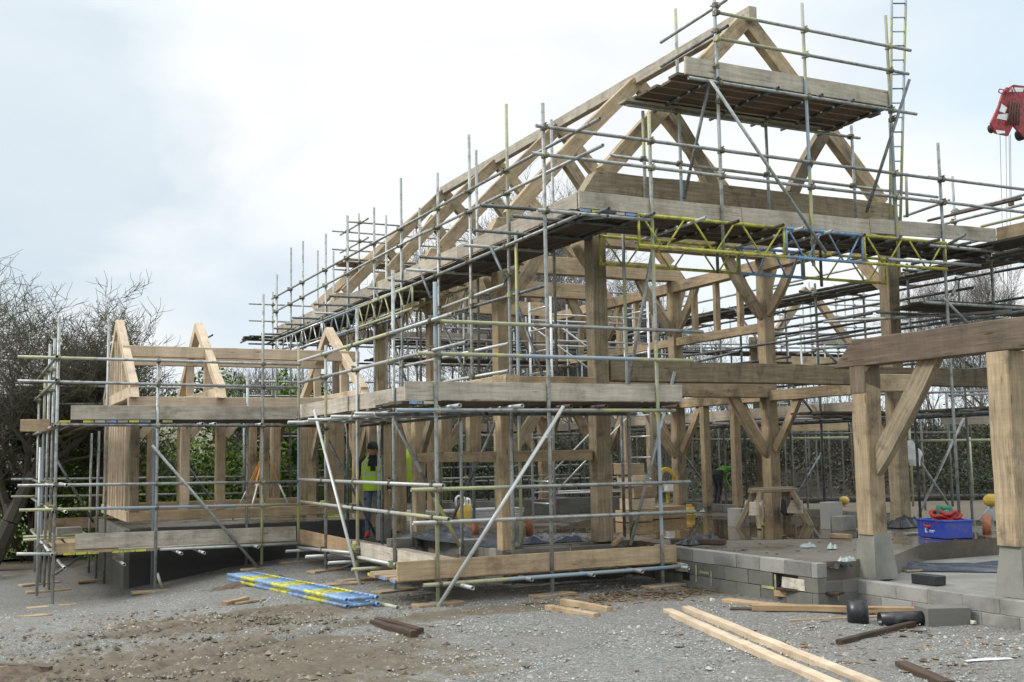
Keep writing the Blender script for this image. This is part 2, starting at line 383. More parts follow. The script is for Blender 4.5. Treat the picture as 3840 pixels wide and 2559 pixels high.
def lattice(parent, p0, p1, h, spec, name='lattice_beam', nseg=None):
    """ladder beam: two chords with zigzag struts; spec=[(colour code, end fraction)]"""
    p0, p1 = V(p0), V(p1); prev = 0
    up = V((0, 0, h))
    for code, e in spec:
        a = p0.lerp(p1, prev); b_ = p0.lerp(p1, e); ln = (b_-a).length; n = max(2, round(ln/.85)); vs, fs, fm = [], [], []
        M = frame_mat(a, b_)
        def add(q0, q1, r):
            v0, f0, m0, _ = tubemesh((V(q0), V(q1)), r, 8, True, code); T = frame_mat(V(q0), V(q1)); k = len(vs)
            vs.extend([T @ V(x) for x in v0]); fs.extend([tuple(i+k for i in f) for f in f0]); fm.extend(m0)
        add((0, 0, 0), (ln, 0, 0), .024); add((0, 0, h), (ln, 0, h), .024)
        for i in range(n):
            x0 = ln*(i+.08)/n; x1 = ln*(i+.5)/n; x2 = ln*(i+.92)/n
            add((x0, 0, h), (x1-.03, 0, 0), .014); add((x1+.03, 0, 0), (x2, 0, h), .014)
        add((.02, 0, 0), (.02, 0, h), .018); add((ln-.02, 0, 0), (ln-.02, 0, h), .018)
        mk(name, vs, fs, [CODE[code], 'rubber_and_hole_shade'], parent, M, True, fm); prev = e

# ------------------------------------------------------------------ terrain
def sm(a, b_, x):
    t = max(0, min(1, (x-a)/(b_-a))); return t*t*(3-2*t)
def gz(x, y):
    z = -.45*sm(12.5, 18.8, y)*sm(5.3, 1.2, x)
    z += .12*sm(9, 6, y)*sm(3.5, 0, x)                      # low mound bottom left
    z += .9*sm(26, 60, y)*sm(2, -12, x)*.6                   # field rises away
    return z
RUTS = [(-1, 8.2, 4.2, 11.6, .11, .05), (-1, 10.2, 3.2, 12.9, .11, .04), (.5, 6.2, 5.5, 9.0, .1, .03), (1.5, 5.5, 6.2, 7.9, .1, .02)]
def ground_mesh(name, x0, x1, y0, y1, st, m, rough, off=0):
    nx = int((x1-x0)/st)+1; ny = int((y1-y0)/st)+1; vs = []; fs = []
    for j in range(ny):
        for i in range(nx):
            x = x0+i*st; y = y0+j*st; z = gz(x, y)
            if rough:
                fade = min(1, (x-x0)/1.2, (x1-x)/1.2, (y-y0)/1.2, (y1-y)/1.2)
                fade = max(0, fade)
                mud = sm(4.2, 1.8, x)*sm(13.5, 11, y)
                a = noise.noise(V((x*.9, y*.9, 0)))*.022+noise.noise(V((x*3, y*3, 3)))*(.012+.04*mud)+noise.noise(V((x*9, y*9, 5)))*(.006+.03*mud)+noise.noise(V((x*22, y*22, 9)))*(.004+.014*mud)
                for (ax_, ay_, bx_, by_, wd, dp) in RUTS:
                    dx_, dy_ = bx_-ax_, by_-ay_; t_ = max(0, min(1, ((x-ax_)*dx_+(y-ay_)*dy_)/(dx_*dx_+dy_*dy_))); ds = math.hypot(x-ax_-t_*dx_, y-ay_-t_*dy_)+.06*noise.noise(V((x*2, y*2, 0)))
                    if ds < wd*2.5: a += dp*(-math.exp(-(ds/wd)**2)+.55*math.exp(-((ds-wd*1.5)/(wd*.5))**2))
                z += a*fade+off*fade
            vs.append((x, y, z))
    for j in range(ny-1):
        for i in range(nx-1):
            a = j*nx+i; fs.append((a, a+1, a+nx+1, a+nx))
    return tag(mk(name, vs, fs, m, None, None, True), kind='structure')
ground_mesh('ground', -60, 70, -6, 110, 1.0, 'ground', 0)
# fine sheet near the camera, fading into the coarse one just above it
ground_mesh('gravel_ground', -1.5, 12.5, 4.6, 19.5, .055, 'ground', 1, .02)
def flat(name, pts, z, m, kind='structure', th=0):
    vs = [(x, y, z) for x, y in pts]; fs = [tuple(range(len(pts)))]
    if th:
        k = len(pts); vs += [(x, y, z-th) for x, y in pts]; fs += [tuple(reversed(range(k, 2*k)))]+[(i, i+k, (i+1) % k+k, (i+1) % k) for i in range(k)]
    o = mk(name, vs, fs, m); 
    if kind: tag(o, kind=kind)
    return o
# grass field to the left and distant hill
vs = []; fs = []; nx = 40; ny = 30
for j in range(ny):
    for i in range(nx):
        x = -55+i*1.5; y = 27.5+j*2.6; e = min(i, nx-1-i, j, 3)/3
        vs.append((x, y, gz(x, y)+.05+.12*noise.noise(V((x*.3, y*.3, 2)))*e if y > 0 else 0))
for j in range(ny-1):
    for i in range(nx-1):
        a = j*nx+i; fs.append((a, a+1, a+nx+1, a+nx))
tag(mk('grass_field', vs, fs, 'grass_field', None, None, True), kind='structure')
vs = []; fs = []
for j in range(12):
    for i in range(60):
        x = -260+i*10; y = 130+j*22; t = j/11
        vs.append((x, y, -1+20*math.sin(t*math.pi*.55)*(.75+.25*math.sin(x*.013+1))+1.5*noise.noise(V((x*.02, y*.02, 0)))))
for j in range(11):
    for i in range(59):
        a = j*60+i; fs.append((a, a+1, a+61, a+60))
tag(mk('distant_hill', vs, fs, 'ploughed_hill', None, None, True), kind='structure')
tag(mk('far_ground', [(-2500, -200, -1.2), (2500, -200, -1.2), (2500, 2500, -1.2), (-2500, 2500, -1.2)], [(0, 1, 2, 3)], 'grass_field'), kind='structure')

# concrete slab and its parts
flat('concrete_slab', [(8.52, 9.75), (9.55, 9.75), (11.3, 10.9), (15.5, 10.9), (15.5, 29), (6.6, 29), (6.6, 13.75), (8.52, 13.75)], .50, 'wet_slab', th=.5)
flat('lower_slab', [(9.0, 5.0), (14, 5.0), (14, 11.2), (9.0, 11.2)], .27, 'padstone', th=.27)
def wobble(pts, n=6, a=.12):
    out = []
    for i in range(len(pts)):
        p, q = V((*pts[i], 0)), V((*pts[(i+1) % len(pts)], 0))
        for k in range(n):
            r = p.lerp(q, k/n); d = noise.noise(r*1.3)*a*2; out.append((r.x+d, r.y+noise.noise(r*1.3+V((9, 9, 9)))*a*2))
    return out
def blobpoly(cx, cy_, rx, ry, ang, n=48, a=.28):
    out = []
    for i in range(n):
        t = 2*math.pi*i/n; k = 1+a*noise.noise(V((math.cos(t)*1.6+cx, math.sin(t)*1.6+cy_, 0)))*2
        x = rx*k*math.cos(t); y = ry*k*math.sin(t); out.append((cx+x*math.cos(ang)-y*math.sin(ang), cy_+x*math.sin(ang)+y*math.cos(ang)))
    return out
for nm, args in (('puddle', (11.2, 15.4, 2.5, 2.7, .5)), ('puddle', (12.6, 11.6, .8, .35, .9))):
    flat(nm, blobpoly(*args), .504, 'puddle_water')
flat('puddle', blobpoly(10.9, 8.9, .7, .25, 1.0), .274, 'puddle_water')

# loose stones, clods and wood chips: scattered small pieces nobody could count
def scatter(name, n, fn, m, size, flatn=1.0):
    vs, fs = [], []
    for _ in range(n):
        x, y, z = fn(); s_ = random.uniform(*size)*random.uniform(.5, 1.0); a = random.uniform(0, 6.28); k = len(vs)
        ca, sa = math.cos(a), math.sin(a); e = random.uniform(.55, 1)
        for (dx, dy, dz) in ((1, 0, 0), (-1, .1, .1), (.1, e, 0), (0, -e, .1), (.1, .1, .8*flatn), (0, 0, -.5)):
            dx += random.uniform(-.25, .25); dy += random.uniform(-.25, .25)
            vs.append((x+s_*(dx*ca-dy*sa), y+s_*(dx*sa+dy*ca), z+s_*dz))
        for f in ((0, 2, 4), (2, 1, 4), (1, 3, 4), (3, 0, 4), (2, 0, 5), (1, 2, 5), (3, 1, 5), (0, 3, 5)): fs.append(tuple(i+k for i in f))
    return tag(mk(name, vs, fs, m), kind='stuff')
def near_ground():
    d = 6+12*random.random()**1.5; az = math.radians(random.uniform(-2, 54)); x = d*math.sin(az); y = d*math.cos(az)
    if (x-1)**2/6+(y-9.2)**2/5 < 1 and random.random() < .93: x = random.uniform(4, 8); y = random.uniform(6, 10.5)
    if x > 8.3 and y > 9.6 or x > 8.8 or (x > 6.3 and y > 13.6): x = random.uniform(1, 7); y = random.uniform(6, 11)
    return x, y, gz(x, y)+.02
scatter('gravel_stones', 17000, near_ground, 'stones', (.007, .019))
def mudspot():
    t = random.random()
    if t < .75: x = random.gauss(1.3, 1.3); y = random.gauss(9.3, 1.8)
    else: x = random.gauss(2.6, 1.2); y = random.gauss(12.2, .55)
    x = max(-1.3, min(5, x)); y = max(5, min(14, y)); return x, y, gz(x, y)+.02
scatter('broken_stones', 420, near_ground, 'stones', (.018, .04))
scatter('earth_clods', 2600, mudspot, 'clods', (.012, .055), .9)
def chips():
    t = random.random()
    if t < .6: x = random.gauss(7.4, .75); y = random.gauss(11.5, .35)
    elif t < .8: x = random.uniform(6.4, 8.2); y = random.uniform(6.5, 8.2)
    else: x, y, _ = near_ground()
    x = min(x, 8.3); return x, y, gz(x, y)+.025
scatter('wood_chips', 800, chips, 'debris', (.015, .06), .12)
def slabbits():
    return random.uniform(6.7, 12), random.uniform(13.7, 17) if random.random() < .6 else random.uniform(10, 14), .507
def slabbits2():
    x = random.uniform(6.8, 12.5); y = random.gauss(14.3, .5) if x < 8.6 else random.uniform(10.6, 19); return x, y, .507
scatter('slab_debris', 260, slabbits2, 'debris', (.012, .05), .15)

# ------------------------------------------------------------------ block walls
def block_wall(name, x0, y0, x1, y1, z0, courses, label, m='concrete_block', L_=.45, h=.145, t=.14, skip=(), cat='wall', alt=None):
    p, q = V((x0, y0, 0)), V((x1, y1, 0)); d = (q-p).normalized(); ln = (q-p).length; rz = math.atan2(d.y, d.x)
    e = thing(name, (x0, y0, z0), label, cat); cnt = 0
    if alt is None: cm0 = (p+q)/2; box('mortar_bed', (cm0.x, cm0.y, z0+h*courses/2-.004), (ln-.01, t-.016, h*courses-.012), 'mortar_grey', e, rz, ch=0)
    for c in range(courses):
        a = -(L_*.5 if c % 2 else 0); i = 0
        while a < ln-.02:
            s_ = max(a, 0); en = min(a+L_, ln)
            if en-s_ > .04 and (c, i) not in skip:
                ce = p+d*((s_+en)/2); mm = (alt or {}).get(c, m)
                box('block', (ce.x+random.uniform(-.003, .003), ce.y+random.uniform(-.003, .003), z0+h*(c+.5)), (en-s_-.006, t, h-.006), mm, e, rz, .002, .005)
            a += L_; i += 1
    return e
w1 = block_wall('block_wall', 8.45, 12.9, 8.45, 9.65, .0, 3, 'grey concrete block wall edging the main slab with yellow spray marks', 'concrete_block_dirty', h=.1667, alt={2: 'concrete_block'}, skip={(1, 6)})
for (x, y, z, w, h_) in ((8.372, 11.92, .20, .03, .22), (8.372, 11.75, .22, .2, .03), (8.372, 11.6, .16, .03, .18), (8.372, 10.36, .22, .03, .2), (8.372, 10.5, .16, .22, .03)):
    box('spray_mark', (x, y, z), (.004, w, h_), 'spray_yellow', w1, ch=0)
box('mortar_patch', (8.371, 10.05, .24), (.01, .38, .13), 'mortar_white', w1, jit=.01)
box('mortar_patch', (8.371, 12.25, .25), (.01, .25, .10), 'mortar_white', w1, jit=.01)
box('drain_hole', (8.376, 12.15, .14), (.01, .16, .10), 'rubber_and_hole_shade', w1)
w2 = block_wall('block_wall', 9.02, 9.75, 8.98, 5.2, -.02, 2, 'low two course concrete block wall under the porch posts', 'concrete_block', h=.155)
block_wall('block_wall', 8.5, 9.72, 9.05, 9.72, 0.0, 2, 'short return of grey blocks beside the first porch plinth', 'concrete_block_dirty', h=.15)
block_wall('block_wall', 6.55, 13.62, 8.3, 13.62, .02, 3, 'low block footing in front of the aisle posts', 'concrete_block_dirty', h=.15)
block_wall('block_wall', 6.5, 13.6, 6.5, 20.0, .02, 3, 'low block footing running back along the aisle', 'concrete_block_dirty', h=.15, L_=.6)
block_wall('block_wall', 7.9, 20.6, 13.4, 20.6, .5, 2, 'two courses of blocks across the far side of the wet slab', 'concrete_block_dirty', h=.16)
block_wall('block_wall', 13.9, 14.2, 13.9, 20.2, .5, 1, 'single course of blocks along the right edge of the slab', 'concrete_block_dirty', h=.16)
# wing plinth
e = thing('plinth_wall', (2.4, 19.55, -.5), 'dark rendered plinth wall below the small timber wing', 'wall')
box('wall_face', (4.5, 19.62, .05), (4.2, .16, 1.12), 'plinth_render', e); box('wall_side', (2.40, 21.6, .05), (.18, 4.1, 1.12), 'plinth_side', e)
box('wall_return', (6.55, 16.9, .05), (.16, 5.4, .9), 'plinth_render', e)
flat('timber_floor_slab', [(2.4, 19.6), (6.5, 19.6), (6.5, 23.6), (2.4, 23.6)], .62, 'wet_slab', th=.2)

def lone(name, c, d, m, label, cat='block', rz=0, group=None, jit=.003, ch=.006):
    o = box(name, c, d, m, None, rz, jit, ch); return tag(o, label, cat, group)

# ------------------------------------------------------------------ main oak frame
F = thing('oak_frame', (8.1, 13.8, .5), 'large green oak barn frame with steep trusses behind the scaffolding', 'timber frame')
ZP = 5.45; ZT = 5.87; FY = [13.8, 17.05, 20.15, 23.25, 26.5]; XL, XR, XC = 8.1, 13.8, 11.0
def post(x, y, z0, z1, w, d, m='oak', jowl=None, parent=F):
    o = beam('post', (x, y, z0), (x, y, z1), w, d, m, parent, up=V((0, 1, 0)) if False else V((1, 0, 0)), jit=.004, ch=.01)
    if jowl:
        jx, jy = jowl; n = 8; vs = []; fs = []
        for i in range(n+1):
            t = i/n; e_ = .17*sm(0, 1, t); z = z1-.75+.75*t
            for sx_, sy_ in ((-1, -1), (1, -1), (1, 1), (-1, 1)):
                vs.append((x+jx*e_*.5+sx_*(w/2-.012 if not jx else w/2-.012+e_*.5), y+jy*e_*.5+sy_*(d/2-.012 if not jy else d/2-.012+e_*.5), z))
        for i in range(n):
            for k in range(4):
                a = i*4+k; b2 = i*4+(k+1) % 4; fs.append((a, b2, b2+4, a+4))
        fs.append((3, 2, 1, 0)); fs.append(tuple(n*4+k for k in range(4)))
        mk('post_head', vs, fs, m, o, None)
    return o
def curve_brace(p0, p1, w, h, m='oak', parent=F, sag=.12, name='brace'):
    """curved knee brace from p0 (post) to p1 (beam): bows away from the corner"""
    p0, p1 = V(p0), V(p1); mid = (p0+p1)/2; out = V((p1.x-p0.x, p1.y-p0.y, 0)).normalized()
    side = V((0, 0, 1)).cross(out).normalized(); n = 8; vs, fs = [], []
    dirn = (p1-p0).normalized(); nrm = (side.cross(dirn)).normalized()
    if nrm.z < 0: nrm = -nrm
    for i in range(n+1):
        t = i/n; c = p0.lerp(p1, t)+nrm*(sag*4*t*(1-t))
        tg = ((p1-p0)+nrm*(sag*4*(1-2*t))).normalized(); nn = side.cross(tg).normalized()
        for a, b_ in ((-1, -1), (1, -1), (1, 1), (-1, 1)): vs.append(c+side*(a*w/2)+nn*(b_*h/2))
    for i in range(n):
        for k in range(4):
            a = i*4+k; b2 = i*4+(k+1) % 4; fs.append((a, b2, b2+4, a+4))
    fs.append((3, 2, 1, 0)); fs.append(tuple(n*4+k for k in range(4)))
    # local frame along the brace so the grain follows it
    M = frame_mat(p0, p1); Mi = M.inverted(); return mk(name, [Mi @ v_ for v_ in vs], fs, m, parent, M)
for i, y in enumerate(FY):
    mm = 'oak' if i else 'oak_wet'
    post(XL, y, .5, ZP, .235, .235, mm if i == 0 else 'oak', jowl=(1, 0) if i == 0 else (-1, 0))
    post(XR, y, .5, ZP, .235, .235, 'oak_wet' if i == 0 else 'oak', jowl=(1, 0))
    beam('tie_beam', (XL-.28 if i else XL-.3, y, (ZP+ZT)/2-.02), (XR+.3, y, (ZP+ZT)/2-.02), .26, ZT-ZP if i == 0 else .36, 'oak_wet' if i == 0 else 'oak', F, jit=.006, cut0=.28 if i == 0 else .2, cut1=.28)
    # principal rafters, queen struts
    for s_ in (-1, 1):
        foot = V((XC+s_*2.72, y, ZT-.02)); apex = V((XC+s_*.02, y, 8.62))
        beam('rafter', foot, apex, .16, .25, 'oak', F, up=V((0, 0, 1)), jit=.005, bow=.05 if i % 2 else .02)
        curve_brace((XC+s_*.78, y, ZT-.03), (XC+s_*1.62, y, 7.05), .15, .2, 'oak_wet', sag=.04, name='queen_strut')
    if i > 0:
        beam('floor_beam', (XL, y, 2.9), (XR, y, 2.9), .26, .3, 'oak', F)
        curve_brace((XL+.08, y, 4.35), (XL+.9, y, ZP+.1), .1, .22, sag=-.08); curve_brace((XR-.08, y, 4.35), (XR-.9, y, ZP+.1), .1, .22, 'oak_wet', sag=-.08)
        curve_brace((XR-.08, y, 1.68), (XR-.85, y, 2.8), .1, .19, sag=-.05); curve_brace((XL+.08, y, 1.75), (XL+.85, y, 2.8), .1, .19, 'oak_wet', sag=-.06)
beam('floor_beam', (XL+.14, 13.8, 2.93), (17.2, 13.8, 2.93), .28, .30, 'oak_wet', F, jit=.006)
beam('ridge_beam', (XC, 13.6, 8.69), (XC, 26.6, 8.70), .15, .21, 'board_grey', F, jit=.006)
beam('hip_rafter', (XC-2.75, 29.2, 5.8), (XC, 26.6, 8.6), .16, .2, 'pine_new', F)
beam('hip_rafter', (XC-1.2, 28.6, 5.9), (XC-.1, 27.0, 8.1), .08, .16, 'pine_new', F)
for x in (XL, XR):
    for i in range(4):
        beam('wall_plate', (x, FY[i]+.1, ZP-.12), (x, FY[i+1]-.1, ZP-.12), .22, .22, 'oak', F)
        if x == XR:
            beam('mid_rail', (x, FY[i]+.15, 4.12), (x, FY[i+1]-.15, 4.12), .15, .17, 'oak', F) if i else None
            beam('mid_rail', (x, FY[i]+.15, 2.78), (x, FY[i+1]-.15, 2.78), .2, .2, 'oak', F)
            for t in ((.25, .5, .75) if i in (1, 2) else (.33, .66) if i else ()):
                yy = FY[i]+(FY[i+1]-FY[i])*t
                beam('stud', (x, yy, 4.2), (x, yy, ZP-.23), .1, .12, 'oak', F, up=V((1, 0, 0)))
            if i in (1, 2):
                for t in (.35, .68):
                    yy = FY[i]+(FY[i+1]-FY[i])*t
                    beam('stud', (x, yy, .6), (x, yy, 2.68), .15, .16, 'oak', F, up=V((1, 0, 0)))
        curve_brace((x, FY[i]+.08, 4.45), (x, FY[i]+.8, ZP-.15), .09, .19, sag=-.07)
        curve_brace((x, FY[i+1]-.08, 4.4), (x, FY[i+1]-.85, ZP-.15), .09, .19, sag=-.07)
        if x == XR:
            curve_brace((x, FY[i]+.14, 1.75), (x, FY[i]+.85, 2.7), .09, .15, 'oak_gold' if False else 'oak', sag=-.02)
            curve_brace((x, FY[i+1]-.14, 1.75), (x, FY[i+1]-.85, 2.7), .09, .15, sag=-.02)
# side aisle
AX = 6.53
for i, y in enumerate([13.7, 16.95, 20.1, 23.3, 26.5]):
    post(AX, y, .47, 2.62, .18, .18, 'oak')
    if i: beam('aisle_tie', (AX, y, 2.7), (XL, y, 2.7), .2, .2, 'oak', F)
    if i:
        curve_brace((AX, y-.12, 1.75), (AX, y-.75, 2.55), .08, .15, 'oak_wet', sag=0); curve_brace((AX, y+.12, 1.75), (AX, y+.75, 2.55), .08, .15, sag=0)
beam('aisle_plate', (AX, 13.4, 2.72), (AX, 27, 2.72), .2, .2, 'oak', F)
beam('aisle_tie', (AX-.1, 13.7, 2.72), (XL-.15, 13.7, 2.72), .2, .2, 'board_brown', F)
beam('mid_rail', (AX+.12, 13.72, 1.72), (XL-.15, 13.82, 1.72), .12, .15, 'oak', F)
for i, (a, b_) in enumerate(((13.83, 16.83), (17.1, 19.98))):
    beam('mid_rail', (AX, a, 1.72), (AX, b_, 1.72), .12, .15, 'oak', F) if i == 0 else None
    for t in ((.3, .66) if i == 0 else (.25, .5, .75)):
        yy = a+(b_-a)*t; beam('stud', (AX, yy, 1.8 if i == 0 else .5), (AX, yy, 2.62), .15, .18, 'oak', F, up=V((1, 0, 0)))

# ------------------------------------------------------------------ porch frame
P = thing('porch_frame', (9.25, 7.8, .3), 'weathered oak porch frame with angled brace in the right foreground', 'timber frame')
for y in (9.66, 7.72):
    w__ = .235 if y > 9 else .26
    o = beam('post', (9.215, y, .78), (9.215, y, 2.68), w__, w__, 'oak', P, up=V((1, 0, 0)), jit=.005, ch=.012)
beam('post_joint', (9.215, 9.66, 2.38), (9.215, 9.66, 2.685), .242, .242, 'oak_dark', P, up=V((1, 0, 0)))
beam('plate_beam', (9.22, 10.05, 2.84), (9.22, 5.4, 2.84), .24, .31, 'oak_dark', P, jit=.006, cut0=.42)
curve_brace((9.24, 9.60, 1.52), (9.24, 8.62, 2.80), .10, .22, 'oak_wet', P, sag=-.03)
beam('cross_beam', (9.3, 9.66, 2.5), (10.0, 9.66, 2.5), .16, .2, 'oak', P)
beam('cross_beam', (9.4, 7.72, 2.5), (12.0, 7.72, 2.5), .2, .22, 'oak_wet', P)
def padstone(x, y, label):
    vs = []; 
    for z, s_ in ((.29, .17), (.33, .167), (.79, .12)):
        for a, b_ in ((-1, -1), (1, -1), (1, 1), (-1, 1)): vs.append((a*s_, b_*s_, z-.29))
    fs = [(3, 2, 1, 0), (8, 9, 10, 11)]
    for r_ in range(2):
        for k in range(4):
            a = r_*4+k; b2 = r_*4+(k+1) % 4; fs.append((a, b2, b2+4, a+4))
    return tag(mk('padstone', vs, fs, 'padstone', None, Matrix.Translation((x, y, .29))), label, 'plinth', 'tapered stone plinths under the porch posts')
padstone(9.24, 9.66, 'tapered grey stone plinth under the porch post left of the blue crate')
padstone(9.24, 7.72, 'tapered grey stone plinth under the nearest porch post at the right edge')

# ------------------------------------------------------------------ small timber wing
G = thing('timber_wing_frame', (2.4, 19.6, .7), 'small pale new timber frame with three A shaped trusses on the dark plinth', 'timber frame')
y0, y1 = 19.6, 23.6; gx0, gx1 = 2.42, 6.4
beam('sill', (gx0-.05, y0, .82), (gx1, y0, .82), .16, .17, 'board_brown', G); beam('sill', (gx0, y0, .82), (gx0, y1, .82), .16, .17, 'pine_new', G)
beam('sill', (gx0, y1, .82), (gx1, y1, .82), .16, .17, 'board_brown', G)
beam('wall_plate', (gx0-.08, y0, 2.74), (gx1, y0, 2.74), .17, .17, 'pine_new', G); beam('wall_plate', (gx0, y1, 2.74), (gx1, y1, 2.74), .17, .17, 'pine_new', G)
for x in (2.45, 3.28, 3.88, 4.65, 5.35, 5.85):
    w_ = .2 if x in (2.45, 3.88) else .13
    o = beam('post', (x, y0, .9), (x, y0, 2.66), .15, w_, 'oak_wet' if x == 2.45 else 'pine_new' if x in (3.28,) else 'oak', G, up=V((0, 1, 0)))
    beam('post', (x, y1, .9), (x, y1, 2.66), .15, w_, 'oak', G, up=V((0, 1, 0)))
for x, s_ in ((2.45, 1), (3.28, 1), (3.88, 1)):
    curve_brace((x+.08, y0, 2.15), (x+.5, y0, 2.66), .07, .13, 'pine_new', G, sag=0)
for k in range(9):
    y = y0+.38+k*.4
    beam('stud', (gx0, y, .9), (gx0, y, 2.66), .1, .15, 'pine_new', G, up=V((1, 0, 0)))
for x in (2.42, 3.86, 6.45):
    beam('truss_tie', (x, y0-.28, 2.9), (x, y1+.2, 2.9), .13, .19, 'pine_new', G, cut0=.15, cut1=.1)
    ym = (y0+y1)/2+.1
    beam('rafter', (x, y0-.12, 2.95), (x, ym, 4.30), .14, .17, 'pine_new', G); beam('rafter', (x, y1+.1, 2.95), (x, ym+.02, 4.30), .14, .17, 'pine_new', G)
    for yy in (y0+1.12, y1-1.05): beam('truss_post', (x, yy, 2.99), (x, yy, 3.6), .1, .14, 'pine_new', G, up=V((1, 0, 0)))
for k in range(5):
    x = 2.42; yy = y0+1.15+k*.42; beam('gable_stud', (x+.0, yy, 2.98), (x, yy, 3.1+1.1*(1-abs(yy-21.7)/2.1)), .05, .1, 'pine_new', G, up=V((1, 0, 0)))
beam('purlin', (2.36, y0+1.12, 3.70), (6.75, y0+1.12, 3.70), .14, .2, 'pine_new', G, jit=.003)
beam('purlin', (2.36, y1-1.05, 3.70), (6.6, y1-1.05, 3.70), .14, .2, 'pine_new', G, jit=.003)

# ------------------------------------------------------------------ scaffolds
# low bay at the near corner
A = Scaffold('bay_scaffold', (4.94, 12.2, 0), 'near two storey tube scaffold bay with boarded lifts and crossing braces')
A.std_(4.93, 12.2, .04, 3.82, 'cggb', (.35, .6, .8)); A.std_(4.94, 13.7, .04, 4.2, 'g'); A.std_(4.94, 15.23, .02, 3.9, 'cg', (.4,))
A.std_(4.94, 16.8, -.02, 3.5, 'gcg', (.5, .8)); A.std_(4.94, 18.4, -.12, 3.6, 'ybby', (.3, .5, .72))
A.std_(6.23, 14.49, .35, 2.3, 'g'); A.std_(6.2, 16.4, .35, .85, 'y'); A.std_(6.35, 18.4, .0, 2.35, 'g'); A.std_(5.95, 18.9, .0, 2.35, 'd'); A.std_(6.25, 12.9, .1, 2.3, 'g')
A.std_(6.94, 14.05, .35, 4.95, 'ycbby', (.18, .4, .6, .75)); A.std_(4.6+1.4, 17.2, .02, 2.3, 'd')
for q, c in (((1122, 1356, 1699, 1177), 'wcg'), ((1122, 1437, 1750, 1284), 'gwg'), ((1122, 1799, 1663, 1822), 'w'), ((1128, 1882, 1684, 1948), 'cwwc')):
    A.hw('guard_rail', q, c, X=4.885)
for q, c in (((1643, 1205, 2635, 1245), 'cgg'), ((1541, 1838, 2587, 1808), 'cgg'), ((1548, 1963, 2607, 1919), 'wgg')):
    A.hw('guard_rail', q, c, Y=12.15)
A.hw('guard_rail', (1566, 1325, 2597, 1353), 'yybby', (.2, .35, .6, .77), Y=12.15)
A.hw('ledger', (1485, 1539, 2531, 1540), 'bggyy', Y=12.14); A.hw('ledger', (1587, 2196, 2571, 2124), 'ccbb', (.15, .3, .55), Y=12.14)
A.hw('ledger', (1125, 1584, 1459, 1548), 'w', X=4.885); A.hw('ledger', (1122, 2055, 1330, 2075), 'w', X=4.885); A.hw('ledger', (1240, 2070, 1485, 2119), 'w', X=4.93)
A.h('ledger', (4.6, 13.45, 2.29), (8.5, 13.45, 2.29), 'd'); A.h('ledger', (6.1, 13.3, 2.29), (6.1, 18.6, 2.29), 'd'); A.h('ledger', (6.1, 13.3, .2), (6.1, 18.6, .2), 'd'); A.h('ledger', (4.9, 13.45, .2), (8.3, 13.45, .2), 'd')
for x, z in ((5.13, 2.33), (5.95, 2.33), (6.62, 2.33), (7.12, 2.33), (8.2, 2.33)): A.h('transom', (x, 11.95, z), (x, 13.6, z), 'w' if x < 6.5 else 'r', cp=False)
for x, z in ((5.2, .235), (6.05, .26), (6.9, .26), (7.6, .26), (8.3, .26)): A.h('transom', (x, 11.8 if x == 5.2 else 11.98, z), (x, 13.6, z), 'w' if x < 5.5 else 'g', cp=False)
for y in (14.3, 15.4, 16.6, 17.8):
    A.h('transom', (4.6, y, 2.33), (6.2, y, 2.33), 'w', cp=False); A.h('transom', (4.65, y+.3, .24), (6.2, y+.3, .24), 'c' if y == 14.3 else 'w', cp=False)
A.deck(4.6, 8.45, 12.3, 13.4, 2.385, 'X'); A.deck(13.45, 18.9, 4.98, 6.1, 2.385, 'Y')
A.deck(4.5, 8.3, 12.3, 13.4, .315, 'X', 'board_brown'); A.deck(13.45, 18.6, 4.98, 6.1, .315, 'Y', 'board_grey')
def toe(sc, p0, p1, m='board_grey', w=.222): return sc.board('toe_board', p0, p1, w, .036, m, flat=False)
toe(A, (4.55, 12.235, 2.515), (8.45, 12.235, 2.515), 'board_grey'); toe(A, (4.985, 12.35, 2.53), (4.985, 15.7, 2.53), 'board_grey'); toe(A, (4.97, 15.72, 2.53), (4.97, 18.5, 2.53), 'board_grey')
toe(A, (4.44, 12.235, .43), (8.28, 12.235, .43), 'board_brown'); toe(A, (4.985, 12.4, .44), (4.985, 15.55, .44), 'board_grey'); toe(A, (4.97, 15.57, .45), (4.97, 18.4, .45), 'pine_gold')
toe(A, (6.0, 13.4, 2.52), (8.3, 13.4, 2.52), 'board_brown')
A.hw('brace', (1642, 2278, 2113, 1525), 'w', Y=12.05); A.hw('brace', (1352, 2205, 1178, 1540), 'w', X=4.83)
A.h('brace', W(1480, 1580, Y=13.4), W(1725, 2050, Y=13.4), 'ggdyy'); A.hw('brace', (1230, 1650, 1410, 2010), 'd', Y=18.3); A.hw('brace', (1690, 1960, 1870, 1560), 'd', Y=15.2)
A.h('brace', W(1175, 2177, X=4.9), W(1500, 2040, X=6.3), 'g', cp=False); A.h('brace', W(1425, 2233, X=4.9), W(1640, 2165, X=6.0), 'g', cp=False)
for x, y, rz in ((4.93, 12.2, .1), (4.94, 15.23, .2), (4.94, 18.4, 0), (4.94, 16.8, .4), (4.94, 13.7, .3), (4.6, 14.9, .1)): A.sole(x, y, gz(x, y)+.03, rz, .6)
A.couple()

